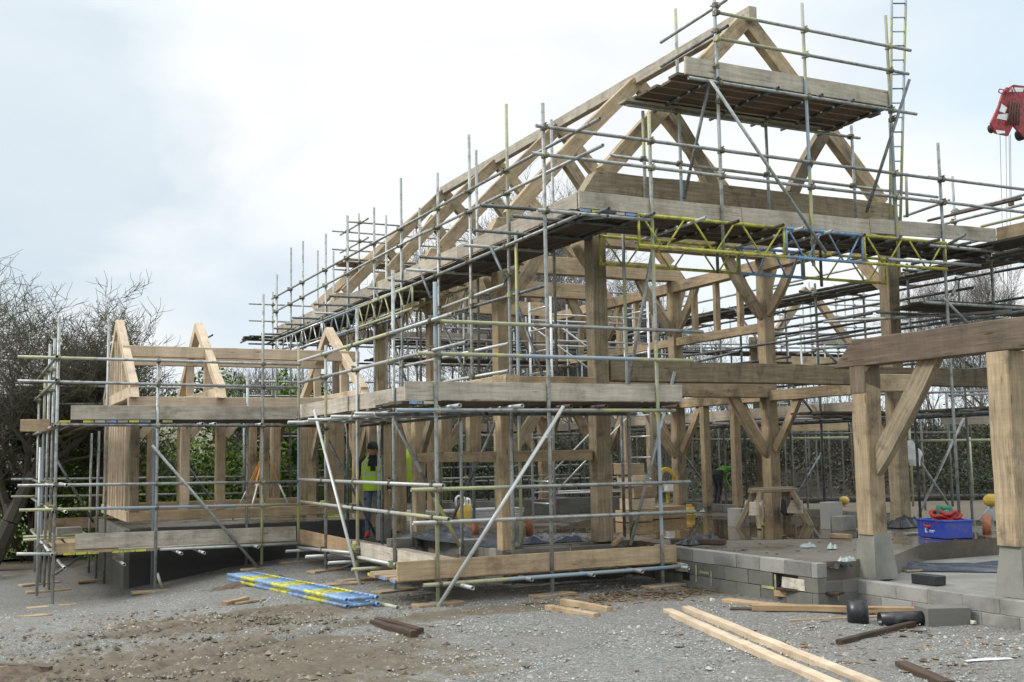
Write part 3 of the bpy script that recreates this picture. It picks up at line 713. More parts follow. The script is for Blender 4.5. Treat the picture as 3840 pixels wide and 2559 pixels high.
# gable end scaffold with lattice beams and top platform
B = Scaffold('gable_scaffold', (8.05, 12.2, 0), 'tall scaffold across the gable with yellow and blue lattice beams and a high platform')
B.std_(6.44, 12.2, .04, 6.21, 'gggg'); B.std_(8.05, 12.2, .06, 6.27, 'gbbygygy', (.1, .26, .33, .5, .62, .8, .9)); B.std_(9.2, 12.2, 4.4, 8.6, 'gggb'); B.std_(10.78, 12.2, 4.36, 8.27, 'yybbyy', (.2, .35, .55, .7, .85))
B.std_(12.42, 12.2, 4.3, 8.35, 'yybgyy'); B.std_(13.37, 12.2, .5, 6.45, 'gggg'); B.std_(12.95, 12.75, 4.6, 6.95, 'y')
B.std_(9.39, 13.42, 4.9, 8.42, 'bgyy'); B.std_(11.02, 13.42, 4.9, 6.98, 'g'); B.std_(12.78, 13.42, 4.9, 7.0, 'g'); B.std_(8.75, 13.42, 4.9, 6.75, 'gy'); B.std_(8.35, 13.42, .5, 4.88, 'gyg', (.6, .85)); B.std_(10.0, 13.42, 4.4, 4.9, 'd'); B.std_(12.0, 13.42, 4.3, 4.9, 'd')
B.std_(8.78, 14.3, .5, 2.4, 'd')
for q, c in (((2010, 472, 3523, 673), 'g'), ((3480, 665, 3840, 711), 'g'), ((1995, 575, 3528, 760), 'g'), ((3490, 752, 3840, 797), 'g'), ((2683, 46, 3415, 190), 'ygggg'), ((2694, 145, 3407, 278), 'yyggg')):
    B.hw('guard_rail', q, c, Y=12.15)
B.hw('guard_rail', (2291, 584, 3517, 740), 'g', Y=13.47)
B.hw('guard_rail', (2478, 160, 2725, 0), 'g', X=9.25); B.hw('guard_rail', (2480, 250, 2730, 97), 'd', X=9.25)
lattice(B.e, (7.78, 12.14, 4.45), (13.35, 12.14, 4.45), .41, [('Y', .44), ('B', .70), ('Y', 1.0)])
lattice(B.e, (8.0, 13.5, 4.44), (13.45, 13.5, 4.44), .4, [('Y', .45), ('B', .68), ('Y', 1.0)])
B.h('ledger', (6.3, 12.14, 4.8), (8.0, 12.14, 4.8), 'g'); B.h('ledger', (13.0, 12.14, 4.8), (14.6, 12.14, 4.8), 'g'); B.h('ledger', (12.0, 12.0, 4.5), (13.9, 12.0, 4.52), 'g')
for x in (7.2, 7.9, 8.7, 9.25, 10.0, 10.4, 10.95, 11.6, 12.3, 12.95, 13.6, 14.2): B.h('transom', (x, 11.98+random.uniform(-.1, .05), 4.84), (x+random.uniform(-.05, .05), 13.7, 4.84), 'w' if x in (8.7, 10.4, 10.95) else 'r' if x in (9.25, 10.0) else 'd', cp=False)
B.h('transom', W(2280, 812, Y=12.0), W(2285, 812, Y=13.6)+V((-.9, .9, 0)), 'g', cp=False)
B.deck(6.98, 14.6, 12.3, 13.4, 4.885, 'X')
toe(B, (6.96, 12.24, 5.01), (9.55, 12.24, 5.01), 'board_grey'); toe(B, (9.56, 12.24, 5.01), (11.9, 12.24, 5.02), 'board_grey'); toe(B, (11.91, 12.235, 5.04), (14.55, 12.235, 5.08), 'board_grey')
B.deck(8.7, 12.48, 12.26, 13.6, 6.93, 'X', 'oak_dark', 4.2)
B.board('deck_board', (8.45, 13.5, 6.88), (12.1, 13.5, 6.88), m='board_grey'); toe(B, (8.69, 12.24, 7.045), (12.45, 12.24, 7.045), 'board_grey', .25)
B.h('ledger', (8.68, 12.15, 6.84), (12.9, 12.15, 6.84), 'gg'); B.h('ledger', (8.5, 13.45, 6.82), (12.98, 13.45, 6.82), 'gg')
for x in (9.15, 10.2, 11.0, 11.6, 12.35): B.h('transom', (x, 12.1, 6.885), (x, 13.75, 6.885), 'd', cp=False)
B.hw('brace', (2663, 300, 3099, 950), 'g', Y=12.08); B.hw('brace', (2690, 175, 2565, 745), 'd', Y=12.3); B.hw('brace', (3410, 300, 3250, 795), 'd', Y=12.08)
B.hw('brace', (2357, 1445, 2480, 750), 'g', Y=12.9); B.hw('brace', (2364, 2045, 2530, 1395), 'g', Y=13.3)
B.h('brace', W(3560, 915, Y=12.0), W(3622, 880, Y=11.6), 'g', cp=False)
for x, y, rz in ((6.44, 12.2, .2), (8.05, 12.2, .1)): B.sole(x, y, gz(x, y)+.03, rz, .6)
B.couple()

# long eaves scaffold down the left side
E_ = Scaffold('eaves_scaffold', (6.94, 16, .3), 'long scaffold run below the left eaves stepping away beside the roof trusses')
tops = [(14.3, 6.89), (15.67, 6.8), (17.0, 6.5), (18.78, 6.83), (20.3, 6.6), (22.0, 6.78), (23.6, 6.7), (25.5, 6.88), (26.6, 6.92), (28.0, 6.47)]
for i, (y, z) in enumerate(tops): E_.std_(6.94, y, .3, z, ['cgggyc', 'gg', 'gg', 'gg', 'gg', 'gyg', 'gg', 'g', 'gg', 'yg'][i])
for i, (y, z) in enumerate([(14.75, 6.9), (17.6, 7.15), (20.4, 6.7), (22.4, 6.95), (26.3, 6.85), (27.7, 7.1)]): E_.std_(8.55 if False else 7.93, y, 3.0 if y < 21 else .5, z, 'g')
for q, c in (((2251, 445, 1620, 790), 'g'), ((1640, 780, 1020, 1121), 'g'), ((2261, 545, 1590, 875), 'g'), ((1610, 862, 1023, 1174), 'gg'), ((2177, 805, 1560, 1065), 'g'), ((1580, 1058, 1023, 1269), 'g')):
    E_.hw('guard_rail' if q[3] < 1200 and q[1] < 800 else 'ledger', q, c, X=6.89)
y = 12.7
while y < 28:
    E_.h('transom', (6.2+random.uniform(-.15, .3), y, 4.83), (8.0, y+random.uniform(-.1, .1), 4.83), random.choice('gwdd'), cp=False); y += random.uniform(.9, 1.3)
E_.h('transom', W(1801, 771, Y=12.25), W(2168, 797, Y=12.25), 'd', cp=False)
for q, c in (((1645, 1160, 1893, 1067), 'w'), ((1530, 1222, 2050, 1070), 'd'), ((1122, 1310, 1505, 1160), 'ygg'), ((1500, 1376, 1908, 1289), 'w'), ((1612, 1442, 1908, 1391), 'w'), ((1010, 1325, 1400, 1210), 'g'), ((1000, 1290, 1300, 1180), 'd'), ((1180, 1290, 1500, 1190), 'd')):
    E_.hw('ledger', q, c, X=6.99)
lattice(E_.e, (6.86, 27.6, 4.32), (6.86, 18.0, 4.32), .4, [('a', .42), ('b', .68), ('c', 1.0)])
lattice(E_.e, (7.9, 27.6, 4.32), (7.9, 18.0, 4.32), .4, [('g', .42), ('d', .68), ('c', 1.0)])
for q, X_ in (((1944, 1154, 2036, 1409), 7.3), ((1663, 1220, 1760, 1435), 7.2), ((1478, 1297, 1525, 1437), 7.2), ((1839, 924, 1898, 1052), 6.85), ((1571, 1006, 1617, 1123), 6.85), ((1403, 1078, 1429, 1139), 6.85), ((1215, 1140, 1260, 1260), 7)):
    E_.hw('brace', q, 'd', X=X_)
E_.deck(12.3, 28.3, 7.02, 8.0, 4.885, 'Y')
for i in range(4): toe(E_, (6.985, 12.3+i*3.95, 5.01), (6.985, 12.3+(i+1)*3.95-.02, 5.01+random.uniform(-.005, .01)), 'board_grey')
E_.couple()
bands(B, (6.97, 12.225, 4.87), (8.0, 12.225, 4.87)); bands(A, (4.6, 12.215, 2.375), (4.96, 12.215, 2.375)); bands(A, (4.955, 12.3, 2.375), (4.955, 13.7, 2.375)); bands(A, (4.44, 12.3, .31), (4.44, 13.3, .31))
bands(R_0, (14.5, 12.25, 4.9), (15.2, 12.25, 4.9)) if False else None

# wing scaffold
Wg = Scaffold('wing_scaffold', (1.16, 18.4, -.4), 'far left scaffold wrapped round the small timber wing')
Wg.std_(1.16, 18.4, -.38, 4.0, 'gg'); Wg.std_(2.65, 18.4, -.24, 3.34, 'gg'); Wg.std_(4.33, 18.4, .02, 4.5, 'yggg')
for x, y, z, c in ((1.24, 20.7, 3.9, 'g'), (1.2, 21.3, 3.85, 'g'), (1.17, 22.0, 3.45, 'gbby'), (1.2, 24.5, 3.0, 'w'), (1.02, 20.0, 2.0, 'w')): Wg.std_(x, y, -.42, z, c)
for x, y, z, c in ((2.1, 23.2, 2.3, 'g'), (2.08, 21.6, 2.3, 'g'), (2.14, 20.85, 4.3, 'g'), (2.75, 19.45, 2.5, 'b'), (4.3, 19.4, 3.3, 'g'), (4.15, 24.7, 3.4, 'b'), (5.4, 24.7, 3.2, 'g'), (2.9, 24.7, 3.2, 'g')): Wg.std_(x, y, -.4, z, c)
for q, c in (((66, 1338, 1127, 1368), 'cggg'), ((66, 1429, 1117, 1454), 'g'), ((66, 1822, 1117, 1807), 'g'), ((72, 1914, 1117, 1892), 'cbby')): Wg.hw('guard_rail', q, c, Y=18.34)
for q, c in (((58, 1446, 1060, 1460), 'g'), ((41, 1798, 980, 1788), 'g'), ((41, 1863, 980, 1850), 'yg'), ((200, 1515, 1100, 1520), 'g'), ((980, 1808, 1120, 1805), 'w')): Wg.hw('guard_rail', q, c, Y=24.75)
Wg.hw('ledger', (204, 1594, 1200, 1598), 'd', Y=18.34); Wg.hw('ledger', (62, 2078, 205, 2078), 'w', Y=18.34); Wg.hw('ledger', (600, 2061, 1117, 2039), 'w', Y=18.34)
for z in (.36, 1.0, 1.38, 2.3, 3.0, 3.36): Wg.h('guard_rail' if z not in (.36, 2.3) else 'ledger', (1.13, 18.25, z), (1.13, 24.9, z+.02), 'g' if z != .36 else 'w')
for z in (.25, .3): Wg.h('ledger', (.85, 21.2+z, z+.15), (2.3, 21.2+z, z+.15), 'c')
for x, z in ((1.3, 1.4), (1.3, 1.0), (2.15, .17), (3.0, .29), (3.35, .28), (4.2, .33), (3.3, 2.32), (3.5, 2.32), (4.25, 2.31), (1.3, .17)):
    Wg.h('transom', (x, 18.1, z), (x, 19.55, z), 'w', cp=False)
Wg.deck(1.4, 4.9, 18.5, 19.4, 2.385, 'X'); Wg.deck(18.5, 24.6, 1.2, 2.05, 2.375, 'Y'); Wg.deck(1.2, 4.9, 18.5, 19.4, .36, 'X', 'board_grey'); Wg.deck(18.5, 24.6, 1.2, 2.05, .37, 'Y', 'board_brown')
toe(Wg, (1.36, 18.43, 2.51), (4.9, 18.43, 2.51), 'board_grey'); toe(Wg, (1.18, 18.45, .43), (2.1, 18.45, .43), 'board_brown', .17); toe(Wg, (1.46, 18.42, .53), (4.9, 18.42, .50), 'board_grey', .23)
toe(Wg, (1.25, 24.6, .5), (4.5, 24.6, .5), 'board_brown'); Wg.board('toe_board', (.7, 19.9, 2.36), (1.15, 19.9, 2.36), .2, .04, 'board_brown', flat=False)
Wg.hw('brace', (570, 1670, 990, 2155), 'g', Y=18.28); Wg.hw('brace', (205, 2155, 320, 2075), 'd', Y=19.5); Wg.hw('brace', (205, 1710, 350, 1960), 'd', Y=21.5); Wg.hw('brace', (590, 2150, 608, 2212), 'w', Y=18.6)
Wg.hw('brace', (660, 1690, 880, 1990), 'd', Y=24.6)
for x, y, rz in ((1.16, 18.4, .2), (2.65, 18.4, 0), (4.33, 18.4, .4), (1.24, 20.7, 0), (1.17, 22, 0.3), (2.1, 21.4, 0)): Wg.sole(x, y, gz(x, y)+.02, rz, .7)
bands(Wg, (1.2, 18.42, 2.37), (2.9, 18.42, 2.37)); bands(Wg, (1.3, 18.40, .35), (2.7, 18.40, .35))
Wg.couple()

# right hand eaves scaffold, seen through the frame and running forward above the porch
R_ = Scaffold('right_scaffold', (14.8, 16, .3), 'dark layered scaffold lifts beyond the right side of the oak frame')
for y in (12.6, 14.4, 16.8, 19.2, 21.6, 24.0, 26.4):
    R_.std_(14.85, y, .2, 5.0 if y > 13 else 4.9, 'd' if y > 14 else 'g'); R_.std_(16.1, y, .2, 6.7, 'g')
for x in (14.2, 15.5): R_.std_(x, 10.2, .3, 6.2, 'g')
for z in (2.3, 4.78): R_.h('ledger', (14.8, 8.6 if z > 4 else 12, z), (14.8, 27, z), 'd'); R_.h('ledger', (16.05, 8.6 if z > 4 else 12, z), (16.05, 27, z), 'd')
for z in (2.95, 3.4, 5.4, 5.85): R_.h('guard_rail', (16.05, 11.6, z), (16.05, 27.4, z), 'g')
R_.h('guard_rail', W(3568, 800, X=16.2), W(3840, 731, X=16.2), 'g'); R_.h('guard_rail', W(3390, 812, X=14.3), W(3560, 752, X=14.3), 'g'); R_.h('guard_rail', W(3480, 828, X=15), W(3830, 745, X=15), 'r'); R_.h('guard_rail', W(3680, 850, X=15.2), W(3840, 812, X=15.2), 'y')
R_.deck(8.8, 27, 14.9, 16.0, 4.87, 'Y'); R_.deck(12.5, 27, 14.9, 16.0, 2.38, 'Y')
R_.deck(9.0, 13.2, 14.1, 14.85, 4.885, 'Y'); toe(R_, (14.2, 11.9, 5.0), (14.2, 8.8, 5.0), 'board_brown')
for y in [9.4, 10.6, 11.8]+[12.8+1.35*k for k in range(10)]: R_.h('transom', (14.5, y, 4.83), (16.3, y, 4.83), 'd', cp=False); R_.h('transom', (14.5, y+.3, 2.34), (16.4, y+.3, 2.34), 'w' if y > 13 else 'd', cp=False) if y > 12 else None
toe(R_, (14.95, 15.5, 2.52), (14.95, 19.4, 2.52), 'board_grey'); toe(R_, (14.95, 19.6, 2.52), (14.95, 26, 2.52), 'board_grey')
toe(R_, W(2925, 1602, Y=20), W(3178, 1597, Y=20), 'board_brown'); R_.h('ledger', W(2920, 1628, Y=19.9), W(3600, 1622, Y=19.9), 'd'); R_.h('ledger', W(2940, 1645, Y=19.9), W(3180, 1640, Y=19.9), 'y'); R_.h('ledger', W(2500, 1650, Y=24), W(3180, 1646, Y=24), 'd')
for px_, Y_ in ((3030, 21), (3090, 23), (2980, 24), (2650, 24.5), (2500, 25), (3120, 25), (3470, 19), (3780, 16)):
    a = W(px_, 1900, Y=Y_); R_.std_(a.x, Y_, .3, 4.8, 'g')
for q in ((2700, 1510, 3180, 1520), (2950, 1545, 3180, 1542), (2640, 1560, 3180, 1556)): R_.hw('guard_rail', q, 'g', Y=22)
R_.hw('brace', (2960, 1900, 3080, 1700), 'd', Y=22); R_.hw('brace', (2560, 1700, 2690, 1880), 'd', Y=25)
# extra half lift above the porch
R_.h('ledger', (13.0, 12.3, 3.95), (17.4, 12.3, 3.95), 'g'); R_.h('ledger', (13.2, 13.5, 3.95), (17.4, 13.5, 3.95), 'd'); R_.deck(13.4, 17.2, 12.4, 13.4, 4.0, 'X')
R_.h('ledger', (14.1, 10.5, 3.75), (14.1, 16.5, 3.75), 'd'); R_.h('ledger', (12.2, 15.8, 3.5), (12.2+1.2, 20, 3.5), 'd')
R_.h('ledger', (12.9, 14.9, 3.66), (12.9, 18.5, 3.66), 'd'); R_.h('ledger', (16.4, 11, 3.6), (14.0, 16, 3.6), 'g'); R_.h('ledger', (13.2, 12.28, 3.55), (17.4, 12.28, 3.6), 'd')
R_.hw('brace', (3535, 1115, 3640, 1225), 'g', Y=12.2); R_.hw('brace', (3570, 1110, 3590, 1055), 'g', Y=12.3)
R_.hw('brace', (3080, 1305, 3155, 1375), 'g', Y=15.5); R_.hw('brace', (3190, 1305, 3230, 1345), 'g', Y=15.5)
R_.hw('brace', (3405, 1665, 3598, 1955), 'g', Y=14.9); R_.hw('brace', (3430, 1965, 3625, 1545), 'g', Y=15.1); R_.hw('brace', (3650, 1970, 3725, 1890), 'b', Y=14.0)
for (x, yb, y1_, Y_, c) in ((3405, 1950, 1480, 14.6, 'c'), (3573, 1900, 1470, 15.6, 'g'), (3650, 1880, 1640, 18, 'y'), (3425, 1900, 1500, 17, 'c')):
    a = W(x, yb, Y=Y_); t_ = W(x-8, y1_, Y=Y_); R_.std_(a.x, a.y, a.z, t_.z, c)
R_.h('ledger', W(3540, 1447, Y=15.2), W(3712, 1450, Y=15.2), 'y'); R_.h('ledger', W(3300, 1480, Y=15.2), W(3710, 1465, Y=15.2), 'g'); R_.h('ledger', W(3560, 1485, Y=15.2), W(3712, 1477, Y=15.2), 'g')
R_.h('guard_rail', W(3380, 1543, Y=15.2), W(3712, 1537, Y=15.2), 'g'); R_.h('ledger', W(3340, 1655, Y=15.4), W(3712, 1650, Y=15.4), 'y')
R_.deck(13.6, 15.9, 15.3, 16.2, 2.4, 'X'); toe(R_, W(3530, 1570, Y=15.5), W(3712, 1570, Y=15.5), 'board_grey')
R_.couple()

for z, yy in ((4.35, 12.9), (3.2, 14.0), (3.6, 17.5), (4.2, 15.2)):
    R_.h('ledger', (14.75, yy, z), (14.75+.02, yy+8, z+.03), 'd', cp=False); R_.h('ledger', (16.15, yy-1, z-.08), (16.15, yy+7, z-.05), 'd', cp=False)
for z, yy, x0_ in ((3.1, 16.8, 14.0), (3.5, 19.2, 13.9), (3.75, 21.6, 14), (3.2, 24, 14), (4.3, 19.2, 14.2), (2.9, 14.4, 14), (4.25, 24, 13.8), (5.4, 24, 13.8), (5.8, 24, 13.8)):
    R_.h('guard_rail', (x0_, yy, z), (x0_+3.2, yy-.02, z+.02), 'g', cp=False)
R_.h('brace', (14.7, 16.8, 2.4), (14.7, 19.2, 4.8), 'd'); R_.h('brace', (16.2, 21.6, 2.4), (16.2, 19.2, 4.8), 'g'); R_.deck(19, 24, 14.9, 16.0, 3.62, 'Y')
R_.h('ledger', (13.3, 12.2, 3.3), (17.6, 12.2, 3.3), 'g', cp=False); R_.h('ledger', (14.3, 13.6, 3.35), (18, 13.6, 3.35), 'd', cp=False); R_.h('ledger', (12.7, 14.2, 3.85), (14.9, 12.3, 3.9), 'g', cp=False)

# scaffold across the far end
Q = Scaffold('rear_scaffold', (6, 28.3, 0), 'distant scaffold closing off the far end of the site')
for k in range(7):
    x = 6.95+k*1.8; Q.std_(x, 28.1, .0, 5.6 if k % 2 else 6.3, 'g'); Q.std_(x+.2, 29.3, 0, 6.2, 'g')
for z in (2.3, 4.78): Q.h('ledger', (6.5, 28.05, z), (17.6, 28.05, z), 'd'); Q.h('ledger', (6.5, 29.25, z), (17.6, 29.25, z), 'd')
for z in (1.0, 1.4, 2.95, 3.4, 5.4, 5.85): Q.h('guard_rail', (6.5, 29.25, z), (17.8, 29.25, z), 'g')
Q.h('guard_rail', (6.5, 28.05, 3.2), (17.8, 28.05, 3.25), 'w'); Q.h('guard_rail', (6.5, 28.05, 3.7), (17.8, 28.05, 3.75), 'w')
Q.deck(6.3, 17.6, 28.15, 29.2, 4.87, 'X'); Q.deck(6.3, 17.6, 28.15, 29.2, 2.38, 'X'); toe(Q, (9, 28.1, 2.5), (17.5, 28.1, 2.5), 'board_grey'); toe(Q, (7, 28.1, 5.0), (12.9, 28.1, 5.0), 'board_grey')
for k in range(12): Q.h('transom', (5.3+k*1.05, 27.9, 4.83), (5.3+k*1.05, 29.5, 4.83), 'd', cp=False)
for x in (9.0, 10.6, 12.2): Q.std_(x, 28.6, 4.9, 8.3, 'g'); Q.std_(x-.05, 27.4, 4.9, 8.1, 'g')
for y in (27.35, 28.65):
    for z in (6.8, 7.35, 7.85): Q.h('guard_rail', (8.6, y, z), (12.6, y, z), 'g')
for z in (7.35, 7.85): Q.h('guard_rail', (9.0, 26.8, z), (9.0, 29.2, z+.02), 'g')
Q.deck(8.7, 12.4, 27.4, 28.6, 6.88, 'X', 'board_brown')
Q.hw('brace', (1330, 990, 1352, 1055), 'd', Y=28)
Q.couple()

# scaffold round the far east corner, seen above the first floor beam
Z_ = Scaffold('corner_scaffold', (20, 27, .2), 'far scaffold corner seen above the first floor beam right of the centre posts')
for px_, t_, Y_ in ((2700, 1120, 27), (2760, 1150, 28), (2925, 1050, 27), (2950, 1080, 28), (3039, 1120, 28), (3067, 1060, 27), (3092, 1110, 28.2), (3165, 1070, 27), (3200, 1100, 28), (3232, 1090, 27), (2600, 1180, 28), (3400, 1120, 27), (3440, 1150, 28)):
    a = W(px_, 1800, Y=Y_); Z_.std_(a.x, Y_, .2, W(px_, t_, Y=Y_).z, 'g')
for q in ((3014, 1116, 3440, 1133), (2914, 1137, 3440, 1154), (2914, 1181, 3440, 1198), (2690, 1180, 2920, 1178), (2560, 1250, 2990, 1256), (2920, 1225, 3440, 1232), (3300, 1262, 3600, 1256), (2540, 1292, 3190, 1290)): Z_.hw('guard_rail', q, 'g', Y=26.95)
for q in ((2540, 1318, 3200, 1322), (2530, 1305, 3180, 1306)): Z_.hw('ledger', q, 'd', Y=26.9)
a, b_ = W(2540, 1312, Y=27), W(3200, 1314, Y=27); Z_.deck(a.x, b_.x, 27.0, 28.2, a.z, 'X'); toe(Z_, W(3060, 1284, Y=27), W(3260, 1284, Y=27), 'board_grey')
for q in ((2890, 1275, 3330, 1190), (2930, 1300, 3300, 1228), (2880, 1240, 3300, 1165), (2990, 1330, 3320, 1262), (2870, 1090, 3010, 1063)): Z_.h('ledger', W(q[0], q[1], Y=24), W(q[2], q[3], Y=19), 'd', cp=False)
Z_.hw('brace', (3080, 1300, 3170, 1390), 'g', Y=26.8); Z_.hw('brace', (2975, 1135, 3012, 1085), 'g', Y=26.8); Z_.couple()
# inner lift between the trusses at the far end
I_ = Scaffold('inner_scaffold', (10, 24.6, .5), 'inner scaffold lift standing on the slab between the far posts')
for k in range(6): I_.std_(8.7+k*.95, 24.4, .5, 4.9+.3*(k % 3), 'gdg'[k % 3]); I_.std_(8.9+k*.95, 25.6, .5, 4.6, 'd')
for z in (1.2, 2.2, 2.7, 3.3, 3.9, 4.5): I_.h('guard_rail', (8.3, 24.35, z), (13.7, 24.35, z+.02), 'g')
I_.h('ledger', (8.3, 25.65, 4.0), (13.7, 25.65, 4.0), 'd'); I_.deck(8.5, 13.5, 24.45, 25.5, 4.05, 'X'); I_.h('brace', (9, 24.3, .6), (11.4, 24.3, 4.2), 'd'); I_.couple()

# aluminium tower standing on the slab
TW = thing('aluminium_tower', (9.8, 19.0, .5), 'bare aluminium access tower standing on the slab inside the oak frame', 'scaffold tower')
tx0, tx1, ty0, ty1 = 9.9, 12.1, 18.6, 19.5
for x in (tx0, tx1):
    for y in (ty0, ty1):
        tube('tower_leg', (x, y, .55), (x, y, 4.75), 'a', TW, r=.026)
    z = .8
    while z < 4.7: tube('rung', (x, ty0, z), (x, ty1, z), 'a', TW, r=.018); z += .42
for y in (ty0, ty1):
    for z in (1.0, 2.9, 3.9, 4.4): tube('tower_rail', (tx0, y, z), (tx1, y, z), 'a', TW, r=.018)
    tube('tower_brace', (tx0, y, 1.0), (tx1, y, 2.9), 'a', TW, r=.018); tube('tower_brace', (tx1, y, 2.9), (tx0, y, 4.3), 'a', TW, r=.018)

# ------------------------------------------------------------------ ladder rising off the top right of the gable
LD = thing('ladder', (12.8, 12.55, 4.9), 'tall steel ladder with worn yellow and blue stiles rising past the high platform', 'ladder')
a0, a1 = W(3388, 800, Y=12.5), W(3346, -40, Y=12.5); b0, b1 = W(3322, 860, Y=12.75), W(3326, 0, Y=12.75)
s0, s1 = W(3338, 860, Y=12.6), W(3344, -60, Y=12.6); s2, s3 = W(3376, 860, Y=12.62), W(3398, -60, Y=12.62)
tube('stile', s0, s1, 'ybyb', LD, r=.022, cuts=(.3, .6, .85)); tube('stile', s2, s3, 'ybyb', LD, r=.022, cuts=(.4, .65, .9))
n = 17
for k in range(n):
    t = (k+.6)/n; tube('rung', s0.lerp(s1, t), s2.lerp(s3, t), 'b' if k % 3 else 'd', LD, r=.012)
tag(tube('scaffold_tube', W(3398, 650, Y=13.2), W(3402, 815, Y=13.2), 'y'), 'short yellow tube standing upright beside the foot of the tall ladder', 'tube')

# striped beam ladders lying on the gravel
def lying_beam(x0, y0_, x1, y1_, z, label, nseg=9, first='B'):
    e = thing('lattice_ladder', (x0, y0_, gz(x0, y0_)), label, 'ladder beam', 'blue and yellow ladder beams lying on the gravel')
    p, q = V((x0, y0_, gz(x0, y0_)+z)), V((x1, y1_, gz(x1, y1_)+z)); d = (q-p).normalized(); s_ = V((-d.y, d.x, 0))*.19
    for sg in (-1, 1): tube('chord', p+s_*sg, q+s_*sg, ''.join('BY'[(k+(first == 'Y')) % 2] for k in range(nseg)), e, r=.024)
    for k in range(32):
        t = (k+.5)/32; c = p.lerp(q, t); o = 'BY'[(int(t*nseg)+(first == 'Y')) % 2]; tube('rung', c-s_, c+s_, o, e, r=.022)
la, lb = W(880, 2185, Z=-.12), W(1360, 2285, Z=0)
lying_beam(la.x+.1, la.y+.05, lb.x-.02, lb.y-.05, .125, 'blue and yellow banded ladder beam lying flat on top of its twin', 7)
lying_beam(la.x+.09, la.y+.02, lb.x-.02, lb.y-.08, .055, 'blue and yellow banded ladder beam lying underneath on the gravel', 7)
tp = W(1015, 2172, Z=-.05); tq = W(1492, 2280, Z=.04)
tag(tube('scaffold_tube', tp, tq, 'dgyy', cuts=(.3, .75, .9)), 'long tube with a yellow end lying beside the striped ladder beams', 'tube')
tag(tube('scaffold_tube', W(1050, 2160, Z=0), W(1120, 2195, Z=0), 'r'), 'short rusty tube end lying behind the striped ladder beams', 'tube')

# ------------------------------------------------------------------ timber lying about
def lay(name, p, q, w, h, m, label, cat='timber', z=None, group=None):
    p = W(*p, Z=z if z is not None else 0); q = W(*q, Z=z if z is not None else 0); zz = (z if z is not None else 0)+h/2+.006
    p.z = zz+ (gz(p.x, p.y) if z is None else 0); q.z = zz+(gz(q.x, q.y) if z is None else 0)
    o = beam(name, p, q, w, h, m, None, jit=.003, ch=.006); return tag(o, label, cat, group)
lay('timber_beam', (2505, 2308), (3190, 2620), .10, .065, 'pine_new', 'left one of two long pale sawn timbers side by side on the gravel')
lay('timber_beam', (2575, 2298), (3345, 2620), .10, .065, 'pine_new', 'right one of two long pale sawn timbers side by side on the gravel')
o = lay('plank', (2720, 2262), (3000, 2290), .15, .045, 'pine_gold', 'golden plank crossing under the long timber beside the block wall')
lay('timber_beam', (2820, 2292), (3690, 2308), .09, .065, 'pine_gold', 'long golden timber lying along the foot of the block wall', z=.03)
lay('plank', (2740, 2295), (3160, 2308), .12, .04, 'offcut_dark', 'dark wet plank in front of the long golden timber')
lay('plank', (2895, 2250), (3150, 2268), .22, .04, 'offcut_dark', 'dark flat board under the stacked offcuts by the block wall')
lay('plank', (2910, 2238), (3150, 2255), .10, .07, 'pine_gold', 'golden offcut stacked on the dark board by the block wall', z=.07)
lay('plank', (2920, 2215), (3155, 2235), .12, .03, 'offcut_dark', 'thin dark plank topmost on the offcut stack by the block wall', z=.15)
lay('batten', (2960, 2338), (3300, 2322), .04, .03, 'pine_gold', 'thin golden batten left of the upright black pipe')
lay('timber_offcut', (1400, 2352), (1555, 2395), .08, .068, 'offcut_dark', 'dark wet squared timber lying alone on the gravel')
lay('timber_offcut', (1418, 2341), (1576, 2384), .08, .066, 'offcut_dark', 'second dark squared timber tight behind the first on the gravel')
lay('timber_offcut', (2055, 2290), (2240, 2325), .09, .06, 'board_brown', 'split brown timber offcut in front of the middle scaffold foot')
lay('timber_offcut', (2110, 2272), (2288, 2305), .08, .075, 'board_brown', 'square brown timber offcut behind the split one')
lay('timber_offcut', (3145, 2428), (3425, 2355), .06, .06, 'offcut_dark', 'dark timber lying slanted below the lying black pipe')
lay('timber_offcut', (3380, 2510), (3560, 2590), .10, .06, 'offcut_dark', 'dark timber at the bottom right corner of the gravel')
lay('plank', (80, 2278), (172, 2258), .2, .04, 'board_brown', 'short brown board lying on the gravel at the far left')
lay('timber_offcut', (840, 2268), (925, 2242), .08, .06, 'pine_gold', 'small golden offcut under the left part of the striped beams')
lay('batten', (880, 2262), (1000, 2245), .05, .03, 'board_brown', 'thin brown batten lying below the striped ladder beams')
lay('plank', (3395, 2008), (3600, 2000), .1, .03, 'board_grey', 'grey board on the slab behind the blue crate', z=.5)
lay('plank', (3395, 2148), (3490, 2142), .06, .02, 'board_brown', 'thin brown stick on the lower slab between the porch plinths', z=.27)
lay('plank', (2520, 2040), (2720, 2045), .12, .07, 'offcut_dark', 'dark brick coloured timber on the slab edge beside the crumpled sheeting', z=.5)
lay('plank', (2300, 2050), (2335, 2025), .05, .05, 'pine_gold', 'short golden stub leaning on the slab near the big corner post', z=.5)
lay('plank', (3120, 2018), (3190, 2022), .08, .06, 'board_brown', 'brown offcut on the slab left of the first porch post', z=.5)
lay('branch', (-10, 2510), (190, 2525), .05, .05, 'oak_dark', 'pale broken branch in the soil at the bottom left corner', 'branch')
